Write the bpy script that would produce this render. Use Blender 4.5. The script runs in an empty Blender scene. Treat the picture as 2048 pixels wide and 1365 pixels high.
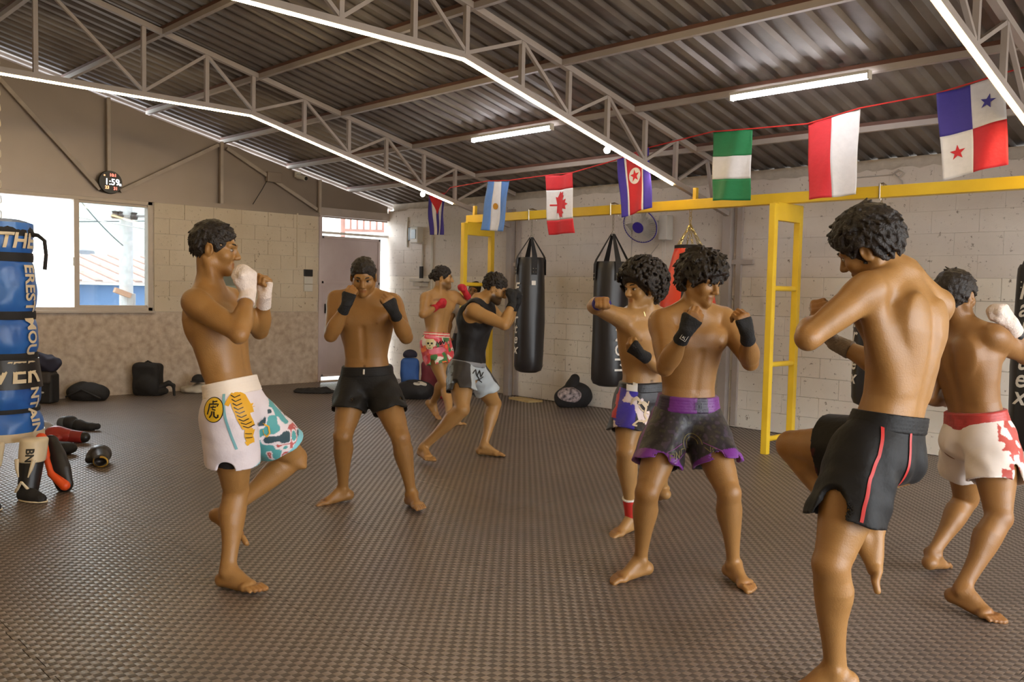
import bpy, bmesh, math, random
import numpy as np
from mathutils import Vector, Matrix
from mathutils.bvhtree import BVHTree
random.seed(7); RNG = np.random.default_rng(7)
SC = bpy.context.scene
COL = SC.collection

# ------------------------------------------------------------ camera
F_PX = 1750.0
PITCH, ROLL, YAW = math.radians(3.227), math.radians(1.231), math.radians(45.645)
cam_d = bpy.data.cameras.new('camera'); cam = bpy.data.objects.new('camera', cam_d); COL.objects.link(cam)
cam_d.sensor_width = 36.0; cam_d.lens = F_PX / 2048 * 36.0; cam_d.clip_start = 0.05; cam_d.clip_end = 500
_cy, _sy = math.cos(YAW), math.sin(YAW)
_fw = Vector((-_sy, _cy, 0)); _rt = Vector((_cy, _sy, 0)); _up = Vector((0, 0, 1))
_f2 = _fw * math.cos(PITCH) - _up * math.sin(PITCH); _u2 = _up * math.cos(PITCH) + _fw * math.sin(PITCH)
_r3 = _rt * math.cos(ROLL) + _u2 * math.sin(ROLL); _u3 = _u2 * math.cos(ROLL) - _rt * math.sin(ROLL)
M = Matrix((( _r3.x, _u3.x, -_f2.x, 0), (_r3.y, _u3.y, -_f2.y, 0), (_r3.z, _u3.z, -_f2.z, 1.4), (0, 0, 0, 1)))
cam.matrix_world = M
SC.camera = cam

# ------------------------------------------------------------ world, light, exposure
W = bpy.data.worlds.new('world'); SC.world = W; W.use_nodes = True
_bg = W.node_tree.nodes['Background']
_bg.inputs[0].default_value = (0.90, 0.95, 1.0, 1); _bg.inputs[1].default_value = 10.0
SC.view_settings.view_transform = 'Standard'; SC.view_settings.look = 'None'
SC.view_settings.gamma = 1.0; SC.view_settings.use_curve_mapping = False
SC.view_settings.exposure = -0.02
LED_POWER, TUBE_POWER, BULB_POWER = 76.0, 34.0, 60.0
# ------------------------------------------------------------ helpers
def tag(o, label=None, cat=None, group=None, kind=None):
    if label: o['label'] = label
    if cat: o['category'] = cat
    if group: o['group'] = group
    if kind: o['kind'] = kind
    return o
def empty(name, loc=(0, 0, 0), label=None, cat=None, group=None, kind=None, rz=0.0):
    o = bpy.data.objects.new(name, None); COL.objects.link(o)
    o.location = loc; o.rotation_euler = (0, 0, rz); o.empty_display_size = 0.1
    return tag(o, label, cat, group, kind)
def link(name, me, mat=None, parent=None, local=False, loc=None, rot=None):
    """mesh in world coordinates (local=False) is re-expressed in its parent's frame"""
    o = bpy.data.objects.new(name, me); COL.objects.link(o)
    if mat is not None:
        for m in (mat if isinstance(mat, (list, tuple)) else [mat]): me.materials.append(m)
    if parent is not None:
        o.parent = parent
        if not local: o.matrix_parent_inverse = wmat(parent).inverted()
    if loc is not None: o.location = loc
    if rot is not None: o.rotation_euler = rot
    return o
def wmat(o):
    m = o.matrix_basis.copy()
    if o.parent: m = wmat(o.parent) @ o.matrix_parent_inverse @ m
    return m
def npmesh(name, V, Fq, smooth=True):
    me = bpy.data.meshes.new(name); V = np.asarray(V, np.float32); Fq = np.asarray(Fq, np.int32)
    n, k = Fq.shape
    me.vertices.add(len(V)); me.vertices.foreach_set('co', V.ravel())
    me.loops.add(n * k); me.loops.foreach_set('vertex_index', Fq.ravel())
    me.polygons.add(n); me.polygons.foreach_set('loop_start', np.arange(n, dtype=np.int32) * k)
    me.polygons.foreach_set('loop_total', np.full(n, k, np.int32))
    me.polygons.foreach_set('use_smooth', np.full(n, smooth, bool))
    me.update(calc_edges=True); me.validate()
    return me
class MB:
    """collects shapes for ONE mesh"""
    def __init__(s): s.bm = bmesh.new()
    def box(s, a, b, bevel=0.0):
        a, b = Vector(a), Vector(b); c = (a + b) / 2; d = b - a
        r = bmesh.ops.create_cube(s.bm, size=1.0, matrix=Matrix.Translation(c) @ Matrix.Diagonal((abs(d.x), abs(d.y), abs(d.z), 1)))
        if bevel > 0:
            es = list({e for v in r['verts'] for e in v.link_edges})
            bmesh.ops.bevel(s.bm, geom=es, offset=bevel, segments=2, affect='EDGES', profile=0.6)
        return s
    def bar(s, a, b, w, h, up=(0, 0, 1)):
        a, b = Vector(a), Vector(b); d = (b - a); L = d.length; d.normalize(); up = Vector(up)
        x = d.cross(up)
        if x.length < 1e-4: x = d.cross(Vector((1, 0, 0)))
        x.normalize(); z = x.cross(d)
        m = Matrix(((x.x * w, d.x * L, z.x * h, (a.x + b.x) / 2), (x.y * w, d.y * L, z.y * h, (a.y + b.y) / 2), (x.z * w, d.z * L, z.z * h, (a.z + b.z) / 2), (0, 0, 0, 1)))
        bmesh.ops.create_cube(s.bm, size=1.0, matrix=m); return s
    def tube(s, pts, r, n=8, cap=True, closed=False):
        pts = [Vector(p) for p in pts]; rs = r if isinstance(r, (list, tuple)) else [r] * len(pts)
        N = len(pts); rings = []; prev = None
        for i, p in enumerate(pts):
            if closed: t = pts[(i + 1) % N] - pts[i - 1]
            else: t = pts[min(i + 1, N - 1)] - pts[max(i - 1, 0)]
            t.normalize()
            if prev is None:
                x = t.cross(Vector((0, 0, 1)))
                if x.length < 1e-3: x = t.cross(Vector((1, 0, 0)))
            else: x = prev - t * prev.dot(t)
            x.normalize(); prev = x; y = t.cross(x)
            rings.append([s.bm.verts.new(p + (x * math.cos(2 * math.pi * k / n) + y * math.sin(2 * math.pi * k / n)) * rs[i]) for k in range(n)])
        for i in range(N if closed else N - 1):
            A, B = rings[i], rings[(i + 1) % N]
            for k in range(n): s.bm.faces.new((A[k], A[(k + 1) % n], B[(k + 1) % n], B[k]))
        if cap and not closed:
            s.bm.faces.new(rings[0][::-1]); s.bm.faces.new(rings[-1])
        return s
    def lathe(s, prof, c=(0, 0, 0), n=32, sx=1.0, sy=1.0):
        c = Vector(c); rings = []
        for r, z in prof:
            if r < 1e-5: rings.append([s.bm.verts.new(c + Vector((0, 0, z)))])
            else: rings.append([s.bm.verts.new(c + Vector((r * sx * math.cos(2 * math.pi * k / n), r * sy * math.sin(2 * math.pi * k / n), z))) for k in range(n)])
        for A, B in zip(rings[:-1], rings[1:]):
            if len(A) == 1 and len(B) == 1: continue
            for k in range(n):
                if len(A) == 1: s.bm.faces.new((A[0], B[(k + 1) % n], B[k]))
                elif len(B) == 1: s.bm.faces.new((A[k], A[(k + 1) % n], B[0]))
                else: s.bm.faces.new((A[k], A[(k + 1) % n], B[(k + 1) % n], B[k]))
        return s
    def ball(s, c, r, u=16, v=10):
        r = r if isinstance(r, (list, tuple)) else (r, r, r)
        bmesh.ops.create_uvsphere(s.bm, u_segments=u, v_segments=v, radius=1.0, matrix=Matrix.Translation(c) @ Matrix.Diagonal((*r, 1))); return s
    def poly(s, pts, nrm, th):
        """flat polygon (3D points) extruded by th along nrm"""
        nrm = Vector(nrm) * th; A = [s.bm.verts.new(Vector(p)) for p in pts]; B = [s.bm.verts.new(Vector(p) + nrm) for p in pts]; n = len(pts)
        s.bm.faces.new(A[::-1]); s.bm.faces.new(B)
        for k in range(n): s.bm.faces.new((A[k], A[(k + 1) % n], B[(k + 1) % n], B[k]))
        return s
    def mesh(s, name, smooth=False):
        bmesh.ops.recalc_face_normals(s.bm, faces=s.bm.faces[:])
        me = bpy.data.meshes.new(name); s.bm.to_mesh(me); s.bm.free()
        if smooth:
            for p in me.polygons: p.use_smooth = True
            try: me.set_sharp_from_angle(angle=math.radians(42))
            except Exception: pass
        return me
    def build(s, name, mat, parent=None, smooth=False): return link(name, s.mesh(name, smooth), mat, parent)

# ------------------------------------------------------------ materials
def srgb(r, g, b):
    f = lambda c: ((c / 255 + 0.055) / 1.055) ** 2.4 if c > 10 else c / 255 / 12.92
    return (f(r), f(g), f(b), 1.0)
def newmat(name):
    m = bpy.data.materials.new(name); m.use_nodes = True; nt = m.node_tree
    return m, nt, nt.nodes['Principled BSDF']
def mat(name, c, rough=0.6, metal=0.0, var=0.10, scale=8.0, bump=0.0, bscale=60.0, c2=None, spec=0.5, sheen=0.0, det=4.0):
    """principled with noise-driven colour variation between c and c2"""
    m, nt, b = newmat(name); N, L = nt.nodes, nt.links
    tc = N.new('ShaderNodeTexCoord')
    n = N.new('ShaderNodeTexNoise'); n.inputs['Scale'].default_value = scale; n.inputs['Detail'].default_value = det
    L.new(tc.outputs['Object'], n.inputs['Vector'])
    r = N.new('ShaderNodeValToRGB'); r.color_ramp.elements[0].position = 0.3; r.color_ramp.elements[1].position = 0.7
    r.color_ramp.elements[0].color = c
    r.color_ramp.elements[1].color = c2 if c2 else tuple(min(1, x * (1 - var * 2)) for x in c[:3]) + (1,)
    L.new(n.outputs['Fac'], r.inputs['Fac']); L.new(r.outputs['Color'], b.inputs['Base Color'])
    b.inputs['Roughness'].default_value = rough; b.inputs['Metallic'].default_value = metal
    b.inputs['Specular IOR Level'].default_value = spec
    if sheen: b.inputs['Sheen Weight'].default_value = sheen
    if bump:
        n2 = N.new('ShaderNodeTexNoise'); n2.inputs['Scale'].default_value = bscale; n2.inputs['Detail'].default_value = 3
        L.new(tc.outputs['Object'], n2.inputs['Vector'])
        bp = N.new('ShaderNodeBump'); bp.inputs['Strength'].default_value = bump; bp.inputs['Distance'].default_value = 0.01
        L.new(n2.outputs['Fac'], bp.inputs['Height']); L.new(bp.outputs['Normal'], b.inputs['Normal'])
    return m
def emit(name, c, s):
    m, nt, b = newmat(name); b.inputs['Base Color'].default_value = (0.8, 0.8, 0.8, 1)
    b.inputs['Emission Color'].default_value = (*c, 1); b.inputs['Emission Strength'].default_value = s
    return m
def vcol(name, rough=0.6, bump=0.0, bscale=200.0, spec=0.4, sheen=0.0, sub=0.0):
    """colour from the mesh's own 'tint' attribute (dye, print, complexion)"""
    m, nt, b = newmat(name); N, L = nt.nodes, nt.links
    a = N.new('ShaderNodeVertexColor'); a.layer_name = 'tint'
    L.new(a.outputs['Color'], b.inputs['Base Color']); b.inputs['Roughness'].default_value = rough
    b.inputs['Specular IOR Level'].default_value = spec
    if sheen: b.inputs['Sheen Weight'].default_value = sheen
    if sub:
        b.inputs['Subsurface Weight'].default_value = sub; b.inputs['Subsurface Radius'].default_value = (0.02, 0.008, 0.004); b.inputs['Subsurface Scale'].default_value = 0.5
    if bump:
        tc = N.new('ShaderNodeTexCoord'); n2 = N.new('ShaderNodeTexNoise'); n2.inputs['Scale'].default_value = bscale; n2.inputs['Detail'].default_value = 3
        L.new(tc.outputs['Object'], n2.inputs['Vector'])
        bp = N.new('ShaderNodeBump'); bp.inputs['Strength'].default_value = bump; bp.inputs['Distance'].default_value = 0.004
        L.new(n2.outputs['Fac'], bp.inputs['Height']); L.new(bp.outputs['Normal'], b.inputs['Normal'])
    return m
def text_mesh(body, size=0.1, shear=0.0, bold=0.0):
    cu = bpy.data.curves.new('lettering', 'FONT'); cu.body = body; cu.size = size; cu.shear = shear; cu.offset = bold
    cu.align_x = 'CENTER'; cu.align_y = 'CENTER'; cu.resolution_u = 3
    o = bpy.data.objects.new('lettering', cu); COL.objects.link(o)
    dg = bpy.context.evaluated_depsgraph_get(); me = bpy.data.meshes.new_from_object(o.evaluated_get(dg))
    bpy.data.objects.remove(o); bpy.data.curves.remove(cu)
    return me
def map_mesh(me, fn):
    for v in me.vertices: v.co = fn(v.co.x, v.co.y)
    me.update(); return me

MT = dict(
    steel=mat('steel_white_paint', srgb(176, 164, 156), 0.5, 0.0, 0.06, 5, 0.1, 30),
    purlin=mat('red_primer', srgb(112, 74, 60), 0.6, 0.0, 0.15, 6),
    yellow=mat('yellow_paint', srgb(236, 196, 48), 0.42, 0.0, 0.05, 4, 0.05, 25, c2=srgb(222, 180, 40)),
    black=mat('black_fabric', srgb(34, 31, 32), 0.75, 0, 0.2, 14, 0.3, 120),
    vinyl=mat('black_vinyl', srgb(38, 34, 34), 0.38, 0, 0.12, 3, 0.12, 14),
    strap=mat('black_webbing', srgb(30, 27, 28), 0.7, 0, 0.1, 30, 0.2, 200),
    chain=mat('chain_steel', srgb(190, 180, 165), 0.3, 0.9, 0.1, 40),
    brass=mat('chain_yellow_zinc', srgb(214, 190, 120), 0.3, 0.9, 0.1, 40),
    white=mat('white_print', srgb(228, 222, 214), 0.55, 0, 0.03),
    redv=mat('red_vinyl', srgb(222, 66, 40), 0.35, 0, 0.05, 5),
    plastic=mat('white_plastic', srgb(205, 200, 192), 0.45, 0, 0.03),
    dark=mat('dark_plastic', srgb(28, 26, 26), 0.4, 0, 0.1),
    blue=mat('blue_plastic', srgb(62, 48, 150), 0.45, 0, 0.05),
    wood=mat('plywood', srgb(214, 186, 128), 0.6, 0, 0.1, 6),
    gold=mat('gold_trim', srgb(196, 158, 70), 0.35, 0.5, 0.1),
    gold_paint=mat('ochre_print', srgb(232, 184, 36), 0.6, 0, 0.04),
    orange=mat('orange_vinyl', srgb(236, 84, 26), 0.45, 0, 0.04),
    cream=mat('cream_leather', srgb(226, 206, 172), 0.42, 0, 0.05, 8),
    conduit=mat('conduit_grey', srgb(186, 178, 170), 0.5, 0, 0.05),
)
# ------------------------------------------------------------ the setting
XL, YR = -11.25, 8.25            # left wall plane, right wall plane
YB, XR = -6.2, 2.7               # walls behind the camera
RIDGE_Y = 1.0
def roof_z(y): return 2.76 + 0.231 * (8.25 - y) if y >= RIDGE_Y else 2.76 + 0.231 * (8.25 - (2 * RIDGE_Y - y))
def chord_z(y): return roof_z(y) - 0.08

def block_paint(name, c, c2, stain, bump=0.5):
    m, nt, b = newmat(name); N, L = nt.nodes, nt.links
    tc = N.new('ShaderNodeTexCoord'); geo = N.new('ShaderNodeNewGeometry')
    n = N.new('ShaderNodeTexNoise'); n.inputs['Scale'].default_value = 1.7; n.inputs['Detail'].default_value = 6; L.new(geo.outputs['Position'], n.inputs['Vector'])
    r = N.new('ShaderNodeValToRGB'); r.color_ramp.elements[0].position = 0.35; r.color_ramp.elements[1].position = 0.7
    r.color_ramp.elements[0].color = c; r.color_ramp.elements[1].color = c2; L.new(n.outputs['Fac'], r.inputs['Fac'])
    # pits and chips in the paint
    v = N.new('ShaderNodeTexNoise'); v.inputs['Scale'].default_value = 22; v.inputs['Detail'].default_value = 5; v.inputs['Roughness'].default_value = 0.7
    L.new(geo.outputs['Position'], v.inputs['Vector'])
    r2 = N.new('ShaderNodeValToRGB'); r2.color_ramp.elements[0].position = 0.61; r2.color_ramp.elements[1].position = 0.70; L.new(v.outputs['Fac'], r2.inputs['Fac'])
    mx = N.new('ShaderNodeMixRGB'); mx.inputs['Color2'].default_value = stain; L.new(r2.outputs['Color'], mx.inputs['Fac']); L.new(r.outputs['Color'], mx.inputs['Color1'])
    L.new(mx.outputs['Color'], b.inputs['Base Color']); b.inputs['Roughness'].default_value = 0.75
    bp = N.new('ShaderNodeBump'); bp.inputs['Strength'].default_value = bump; bp.inputs['Distance'].default_value = 0.006
    L.new(v.outputs['Fac'], bp.inputs['Height']); L.new(bp.outputs['Normal'], b.inputs['Normal'])
    return m
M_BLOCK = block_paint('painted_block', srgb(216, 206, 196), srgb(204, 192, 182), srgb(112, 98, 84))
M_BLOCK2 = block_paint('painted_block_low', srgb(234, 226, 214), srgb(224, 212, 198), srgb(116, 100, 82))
M_BLOCKL = block_paint('painted_block_cream', srgb(204, 190, 170), srgb(192, 176, 154), srgb(122, 104, 84), 0.4)
M_MORTAR = mat('mortar', srgb(196, 184, 170), 0.85, 0, 0.10, 12, 0.5, 40)
M_SPONGE = mat('sponged_plaster', srgb(200, 184, 168), 0.7, 0, 0, 13, 0.25, 30, c2=srgb(166, 146, 128), det=6)
M_GABLE = mat('gable_sheet', srgb(152, 138, 128), 0.42, 0.35, 0.08, 1.2, 0.5, 2.2)
M_FOAM = None

# floor slab and puzzle mats
def foam_mat():
    m, nt, b = newmat('foam_mat'); N, L = nt.nodes, nt.links
    geo = N.new('ShaderNodeNewGeometry'); sep = N.new('ShaderNodeSeparateXYZ'); L.new(geo.outputs['Position'], sep.inputs[0])
    def math_(op, a, bb=None):
        n = N.new('ShaderNodeMath'); n.operation = op
        for i, x in enumerate((a, bb)):
            if x is None: continue
            if isinstance(x, (int, float)): n.inputs[i].default_value = x
            else: L.new(x, n.inputs[i])
        return n.outputs[0]
    S = 1 / 0.0292
    u = math_('MULTIPLY', sep.outputs['X'], S); v = math_('MULTIPLY', sep.outputs['Y'], S)
    # woven emboss: squares ribbed alternately along x and along y
    ck = math_('MODULO', math_('ABSOLUTE', math_('ADD', math_('FLOOR', u), math_('FLOOR', v))), 2.0)
    fu = math_('FRACT', u); fv = math_('FRACT', v)
    ru = math_('ABSOLUTE', math_('SINE', math_('MULTIPLY', fu, 3 * math.pi))); rv = math_('ABSOLUTE', math_('SINE', math_('MULTIPLY', fv, 3 * math.pi)))
    mixn = N.new('ShaderNodeMix'); mixn.data_type = 'FLOAT'; L.new(ck, mixn.inputs[0]); L.new(ru, mixn.inputs[2]); L.new(rv, mixn.inputs[3])
    arch_u = math_('SINE', math_('MULTIPLY', fu, math.pi)); arch_v = math_('SINE', math_('MULTIPLY', fv, math.pi))
    mix2 = N.new('ShaderNodeMix'); mix2.data_type = 'FLOAT'; L.new(ck, mix2.inputs[0]); L.new(arch_v, mix2.inputs[2]); L.new(arch_u, mix2.inputs[3])
    hgt = math_('ADD', math_('MULTIPLY', mixn.outputs[0], 0.25), mix2.outputs[0])
    bp = N.new('ShaderNodeBump'); bp.inputs['Strength'].default_value = 0.42; bp.inputs['Distance'].default_value = 0.004
    L.new(hgt, bp.inputs['Height']); L.new(bp.outputs['Normal'], b.inputs['Normal'])
    n = N.new('ShaderNodeTexNoise'); n.inputs['Scale'].default_value = 0.9; n.inputs['Detail'].default_value = 4; L.new(geo.outputs['Position'], n.inputs['Vector'])
    r = N.new('ShaderNodeValToRGB'); r.color_ramp.elements[0].color = srgb(114, 98, 88); r.color_ramp.elements[1].color = srgb(132, 115, 103)
    r.color_ramp.elements[0].position = 0.35; r.color_ramp.elements[1].position = 0.65
    L.new(n.outputs['Fac'], r.inputs['Fac']); 
    # alternate squares darkened in colour, standing in for how crossed ribs catch light
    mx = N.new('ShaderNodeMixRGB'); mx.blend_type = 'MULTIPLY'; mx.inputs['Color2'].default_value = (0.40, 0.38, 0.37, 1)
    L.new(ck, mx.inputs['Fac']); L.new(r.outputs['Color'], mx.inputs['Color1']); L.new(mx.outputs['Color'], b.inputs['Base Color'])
    rg = N.new('ShaderNodeMix'); rg.data_type = 'FLOAT'; L.new(ck, rg.inputs[0]); rg.inputs[2].default_value = 0.30; rg.inputs[3].default_value = 0.6
    L.new(rg.outputs[0], b.inputs['Roughness']); b.inputs['Specular IOR Level'].default_value = 0.75
    return m
M_FOAM = foam_mat()
floor = MB().box((XL - 0.4, YB - 0.4, -0.14), (XR + 0.4, YR + 0.4, -0.022)).build('floor', mat('floor_slab', srgb(26, 22, 20), 0.9))
tag(floor, kind='structure', label='dark foam mat floor of the gym')
def mat_outline(n=9, d=0.018):
    """puzzle edge: teeth on two sides, matching notches on the other two"""
    def edge(sgn):
        pts = [(0.0, 0.0)]; st = 1.0 / n
        for i in range(n):
            a = i * st
            if i % 2: pts += [(a + 0.006, 0), (a - 0.006 + 0.008, sgn * d), (a + st + 0.006 - 0.008, sgn * d), (a + st - 0.006, 0)]
        return pts
    P = []
    P += [(x, -y) for x, y in edge(1)]                       # bottom: teeth outwards
    P += [(1 + y, x) for x, y in edge(1)]                    # right: teeth outwards
    P += [(1 - x, 1 - y) for x, y in edge(1)]                # top: notches inwards
    P += [(y, 1 - x) for x, y in edge(1)]                    # left: notches
    g = 0.0018; c = []
    for i, p in enumerate(P):
        a, b2 = Vector(P[i - 1]), Vector(P[(i + 1) % len(P)]); t = (b2 - a)
        if t.length > 0: t.normalize()
        c.append((p[0] - t.y * g, p[1] + t.x * g))
    return c
_o = mat_outline(); _mb = MB(); _mb.poly([(x, y, -0.02) for x, y in _o], (0, 0, 1), 0.02); _tile = _mb.mesh('foam_tile'); _tile.materials.append(M_FOAM)
for i in range(-12, 5):
    for j in range(-3, 9):
        x0, y0 = i + 0.05, j - 0.02
        if x0 + 1 < XL or x0 > XR - 0.5 or y0 > YR - 0.1: continue
        o = bpy.data.objects.new('foam_mat', _tile); COL.objects.link(o); o.parent = floor
        o.location = (x0, y0, 0.0)

# right wall: backing plus painted blocks
wall_right = MB().box((XL - 0.15, YR + 0.012, -0.1), (XR, YR + 0.16, 2.62)).build('wall_right', M_MORTAR); tag(wall_right, kind='structure', label='off-white painted concrete block wall behind the heavy bags')
def block_mesh(name, w, h, dep, bev, m):
    mb = MB(); mb.box((-w / 2, -dep, -h / 2), (w / 2, 0.012, h / 2), bev); me = mb.mesh(name); me.materials.append(m); return me
BW, BH = 0.4, 0.2
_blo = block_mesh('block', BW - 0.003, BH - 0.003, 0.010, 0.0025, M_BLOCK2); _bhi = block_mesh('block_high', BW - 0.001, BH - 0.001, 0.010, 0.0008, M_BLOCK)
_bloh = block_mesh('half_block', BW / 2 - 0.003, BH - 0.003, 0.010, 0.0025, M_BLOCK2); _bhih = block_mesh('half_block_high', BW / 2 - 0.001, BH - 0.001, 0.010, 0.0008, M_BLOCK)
for r in range(13):
    z = BH * (r + 0.5) + 0.005; off = 0 if r % 2 else BW / 2
    x = XL - (BW - off if off else 0)
    k = 0
    xs = [XL + 0.2 * 0] 
    x = XL
    first = True
    while x < -2.1:
        half = first and off > 0
        w = BW / 2 if half else BW; first = False
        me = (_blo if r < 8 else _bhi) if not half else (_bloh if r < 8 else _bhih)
        o = bpy.data.objects.new('concrete_block', me); COL.objects.link(o); o.parent = wall_right
        o.location = (x + w / 2, YR + random.uniform(-0.0015, 0.0015), z); x += w
# plain continuation right of the frame
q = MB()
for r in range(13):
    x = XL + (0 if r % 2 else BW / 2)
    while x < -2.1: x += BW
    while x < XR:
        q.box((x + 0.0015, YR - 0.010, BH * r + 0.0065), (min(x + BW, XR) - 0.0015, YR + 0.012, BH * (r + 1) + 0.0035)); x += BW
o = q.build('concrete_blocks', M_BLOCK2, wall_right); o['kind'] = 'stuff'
# ragged mortar line along the wall head
mb = MB(); x = XL
rr = random.Random(3)
top = []
while x < XR:
    top.append((x, 2.60 + rr.uniform(-0.012, 0.035))); x += rr.uniform(0.05, 0.16)
pts = [(XL, 2.50)] + top + [(XR, 2.50)]
mb.poly([(a, YR - 0.004, b) for a, b in pts], (0, 1, 0), 0.05)
mb.build('mortar_fill', M_BLOCK, wall_right)
MB().box((XL, YR + 0.08, 2.55), (XR, YR + 0.2, 2.73)).build('mortar_fill', M_MORTAR, wall_right)  # added behind the wall head to block light under the roof sheet

# left wall with window and door openings
WY0, WY1, WZ0, WZ1 = 2.66, 4.54, 1.05, 2.44
DY0, DY1, DZ1 = 7.0, 8.25, 2.46
wall_left = MB().box((XL - 0.15, YB, -0.1), (XL, WY0, 2.5)).box((XL - 0.15, WY0, -0.1), (XL, WY1, WZ0)).box((XL - 0.15, WY1, -0.1), (XL, DY0, 1.04)).build('wall_left', M_SPONGE)
tag(wall_left, kind='structure', label='block wall with the window, sponged beige below')
MB().box((XL - 0.15, WY1, 1.03), (XL - 0.006, DY0, 2.5)).build('mortar_fill', M_MORTAR, wall_left)
_bl = MB(); _bl.box((-0.006, -BW / 2 + 0.002, -BH / 2 + 0.002), (0.008, BW / 2 - 0.002, BH / 2 - 0.002), 0.0015); _bl = _bl.mesh('block_left'); _bl.materials.append(M_BLOCKL)
for r in range(7):
    y = WY1 + 0.03 + (0 if r % 2 else -0.0); off = 0.2 if r % 2 else 0.0
    y0 = WY1 + 0.02; ys = []
    edges = [y0] + [y0 + off + BW * k for k in range(0 if off else 1, 9) if y0 + off + BW * k > y0 + 0.05]
    for a, b in zip(edges[:-1], edges[1:]):
        b = min(b, DY0 - 0.02)
        if b - a < 0.06: break
        if abs(b - a - BW) < 1e-3: me = _bl
        else:
            q = MB(); q.box((-0.006, -(b - a) / 2 + 0.002, -BH / 2 + 0.002), (0.008, (b - a) / 2 - 0.002, BH / 2 - 0.002), 0.0015); me = q.mesh('block_cut'); me.materials.append(M_BLOCKL)
        o = bpy.data.objects.new('concrete_block', me); COL.objects.link(o); o.parent = wall_left
        o.location = (XL - 0.002 + random.uniform(-0.001, 0.001), (a + b) / 2, 1.045 + BH * (r + 0.5))

# gable infill sheets above the left wall
wall_gable = empty('wall_gable', (XL, 0, 2.5), label='beige sheet metal gable above the window wall', kind='structure')
M_STUD = mat('stud_paint', srgb(176, 162, 150), 0.6)
seams = [8.25, 7.0, 5.46, 4.0, 2.5, 1.0, -0.5, -2.0, -3.5, -5.0, YB]
for a, b in zip(seams[1:], seams[:-1]):
    # a little gap is left under the roof sheet where daylight shows
    d = rr.uniform(0.055, 0.09)
    n = 6; topl = [(b + (a - b) * k / n, roof_z(b + (a - b) * k / n) - d + (0.02 if k % 2 else 0) * rr.random()) for k in range(n + 1)]
    q = MB(); q.poly([(XL - 0.05, a, 2.44), (XL - 0.05, b, 2.44)] + [(XL - 0.05, y, z) for y, z in topl], (1, 0, 0), 0.004)
    q.build('gable_sheet', M_GABLE, wall_gable)
g = wall_gable
MB().box((XL - 0.06, YB, 2.44), (XL + 0.012, DY0, 2.50)).build('sill_channel', M_GABLE, g)
MB().box((XL - 0.06, DY0 - 0.02, 2.46), (XL + 0.02, 8.25, 2.58)).build('lintel', MT['steel'], g)
for y in (6.98, 5.46, 4.0, 2.5, 1.0):
    MB().bar((XL + 0.02, y, 2.5), (XL + 0.02, y, chord_z(y)), 0.04, 0.04, (0, 1, 0)).build('stud', M_STUD, g)
for (ya, za, yb, zb) in ((3.9, 2.54, 2.5, chord_z(2.5)), (4.14, 2.54, 5.42, chord_z(5.42) - 0.06), (5.54, chord_z(5.54) - 0.06, 6.94, 2.54), (1.1, chord_z(1.1), 2.4, 2.54)):
    MB().bar((XL + 0.015, ya, za), (XL + 0.015, yb, zb), 0.03, 0.045, (0, 0, 1)).build('brace', M_STUD, g)

# walls behind the camera (never in view, they keep the room a room); wide open gate on the right
wb = MB().box((XL - 0.15, YB - 0.15, -0.1), (XR, YB, 4.6)).build('wall_back', M_BLOCK); tag(wb, kind='structure', label='plain block wall behind the viewer')
GY0, GY1, GZ = 0.6, 7.4, 2.8
wx = MB().box((XR, YB, -0.1), (XR + 0.15, GY0, 4.6)).box((XR, GY1, -0.1), (XR + 0.15, YR + 0.1, 4.6)).box((XR, GY0, GZ), (XR + 0.15, GY1, 4.6)).build('wall_side', M_BLOCK); tag(wx, kind='structure', label='block wall with the open gate')

# roof: corrugated sheets, purlins
M_ROOF = mat('roof_sheet', srgb(142, 134, 128), 0.5, 0.5, 0.12, 2.0, 0.15, 5, c2=srgb(112, 102, 96))
ceiling = empty('ceiling', (0, 0, 3), label='corrugated metal roof on purlins', kind='structure')
def roof_sheet(x0, x1, ya, yb):
    pitch = 0.18; prof = []; x = x0
    shape = ((0.0, 0), (0.055, 0), (0.08, 1), (0.145, 1), (0.17, 0))
    n = int(round((x1 - x0) / pitch))
    for k in range(n):
        for dx, up in shape: prof.append((x0 + k * pitch + dx, 0.032 * up))
    prof.append((x0 + n * pitch, 0))
    V = []; N = len(prof)
    for y in (ya, yb):
        for px, pz in prof: V.append((px, y, roof_z(y) + pz))
    F = [(k, k + 1, N + k + 1, N + k) for k in range(N - 1)]
    return npmesh('roof_sheet', V, F, False)
x = XL - 0.45
while x < XR + 0.2:
    link('roof_sheet', roof_sheet(x, x + 1.08, RIDGE_Y, YR + 0.35), M_ROOF, ceiling)
    link('roof_sheet', roof_sheet(x, x + 1.08, YB - 0.35, RIDGE_Y), M_ROOF, ceiling); x += 1.08
MB().bar((XL - 0.4, RIDGE_Y, roof_z(RIDGE_Y) + 0.05), (XR + 0.2, RIDGE_Y, roof_z(RIDGE_Y) + 0.05), 0.4, 0.03).build('ridge_cap', M_ROOF, ceiling)
PURLINS = [7.52, 6.5, 5.5, 4.5, 3.5, 2.5, 1.5, 0.5, -0.5, -1.5, -2.5, -3.5, -4.5, -5.5]
for y in PURLINS:
    z = roof_z(y)
    MB().box((XL - 0.1, y, z - 0.034), (XR, y + 0.040, z - 0.003)).build('purlin', MT['purlin'], ceiling)
    MB().box((XL - 0.1, y - 0.002, z - 0.082), (XR, y + 0.042, z - 0.034)).build('purlin_flange', MT['steel'], ceiling)

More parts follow.
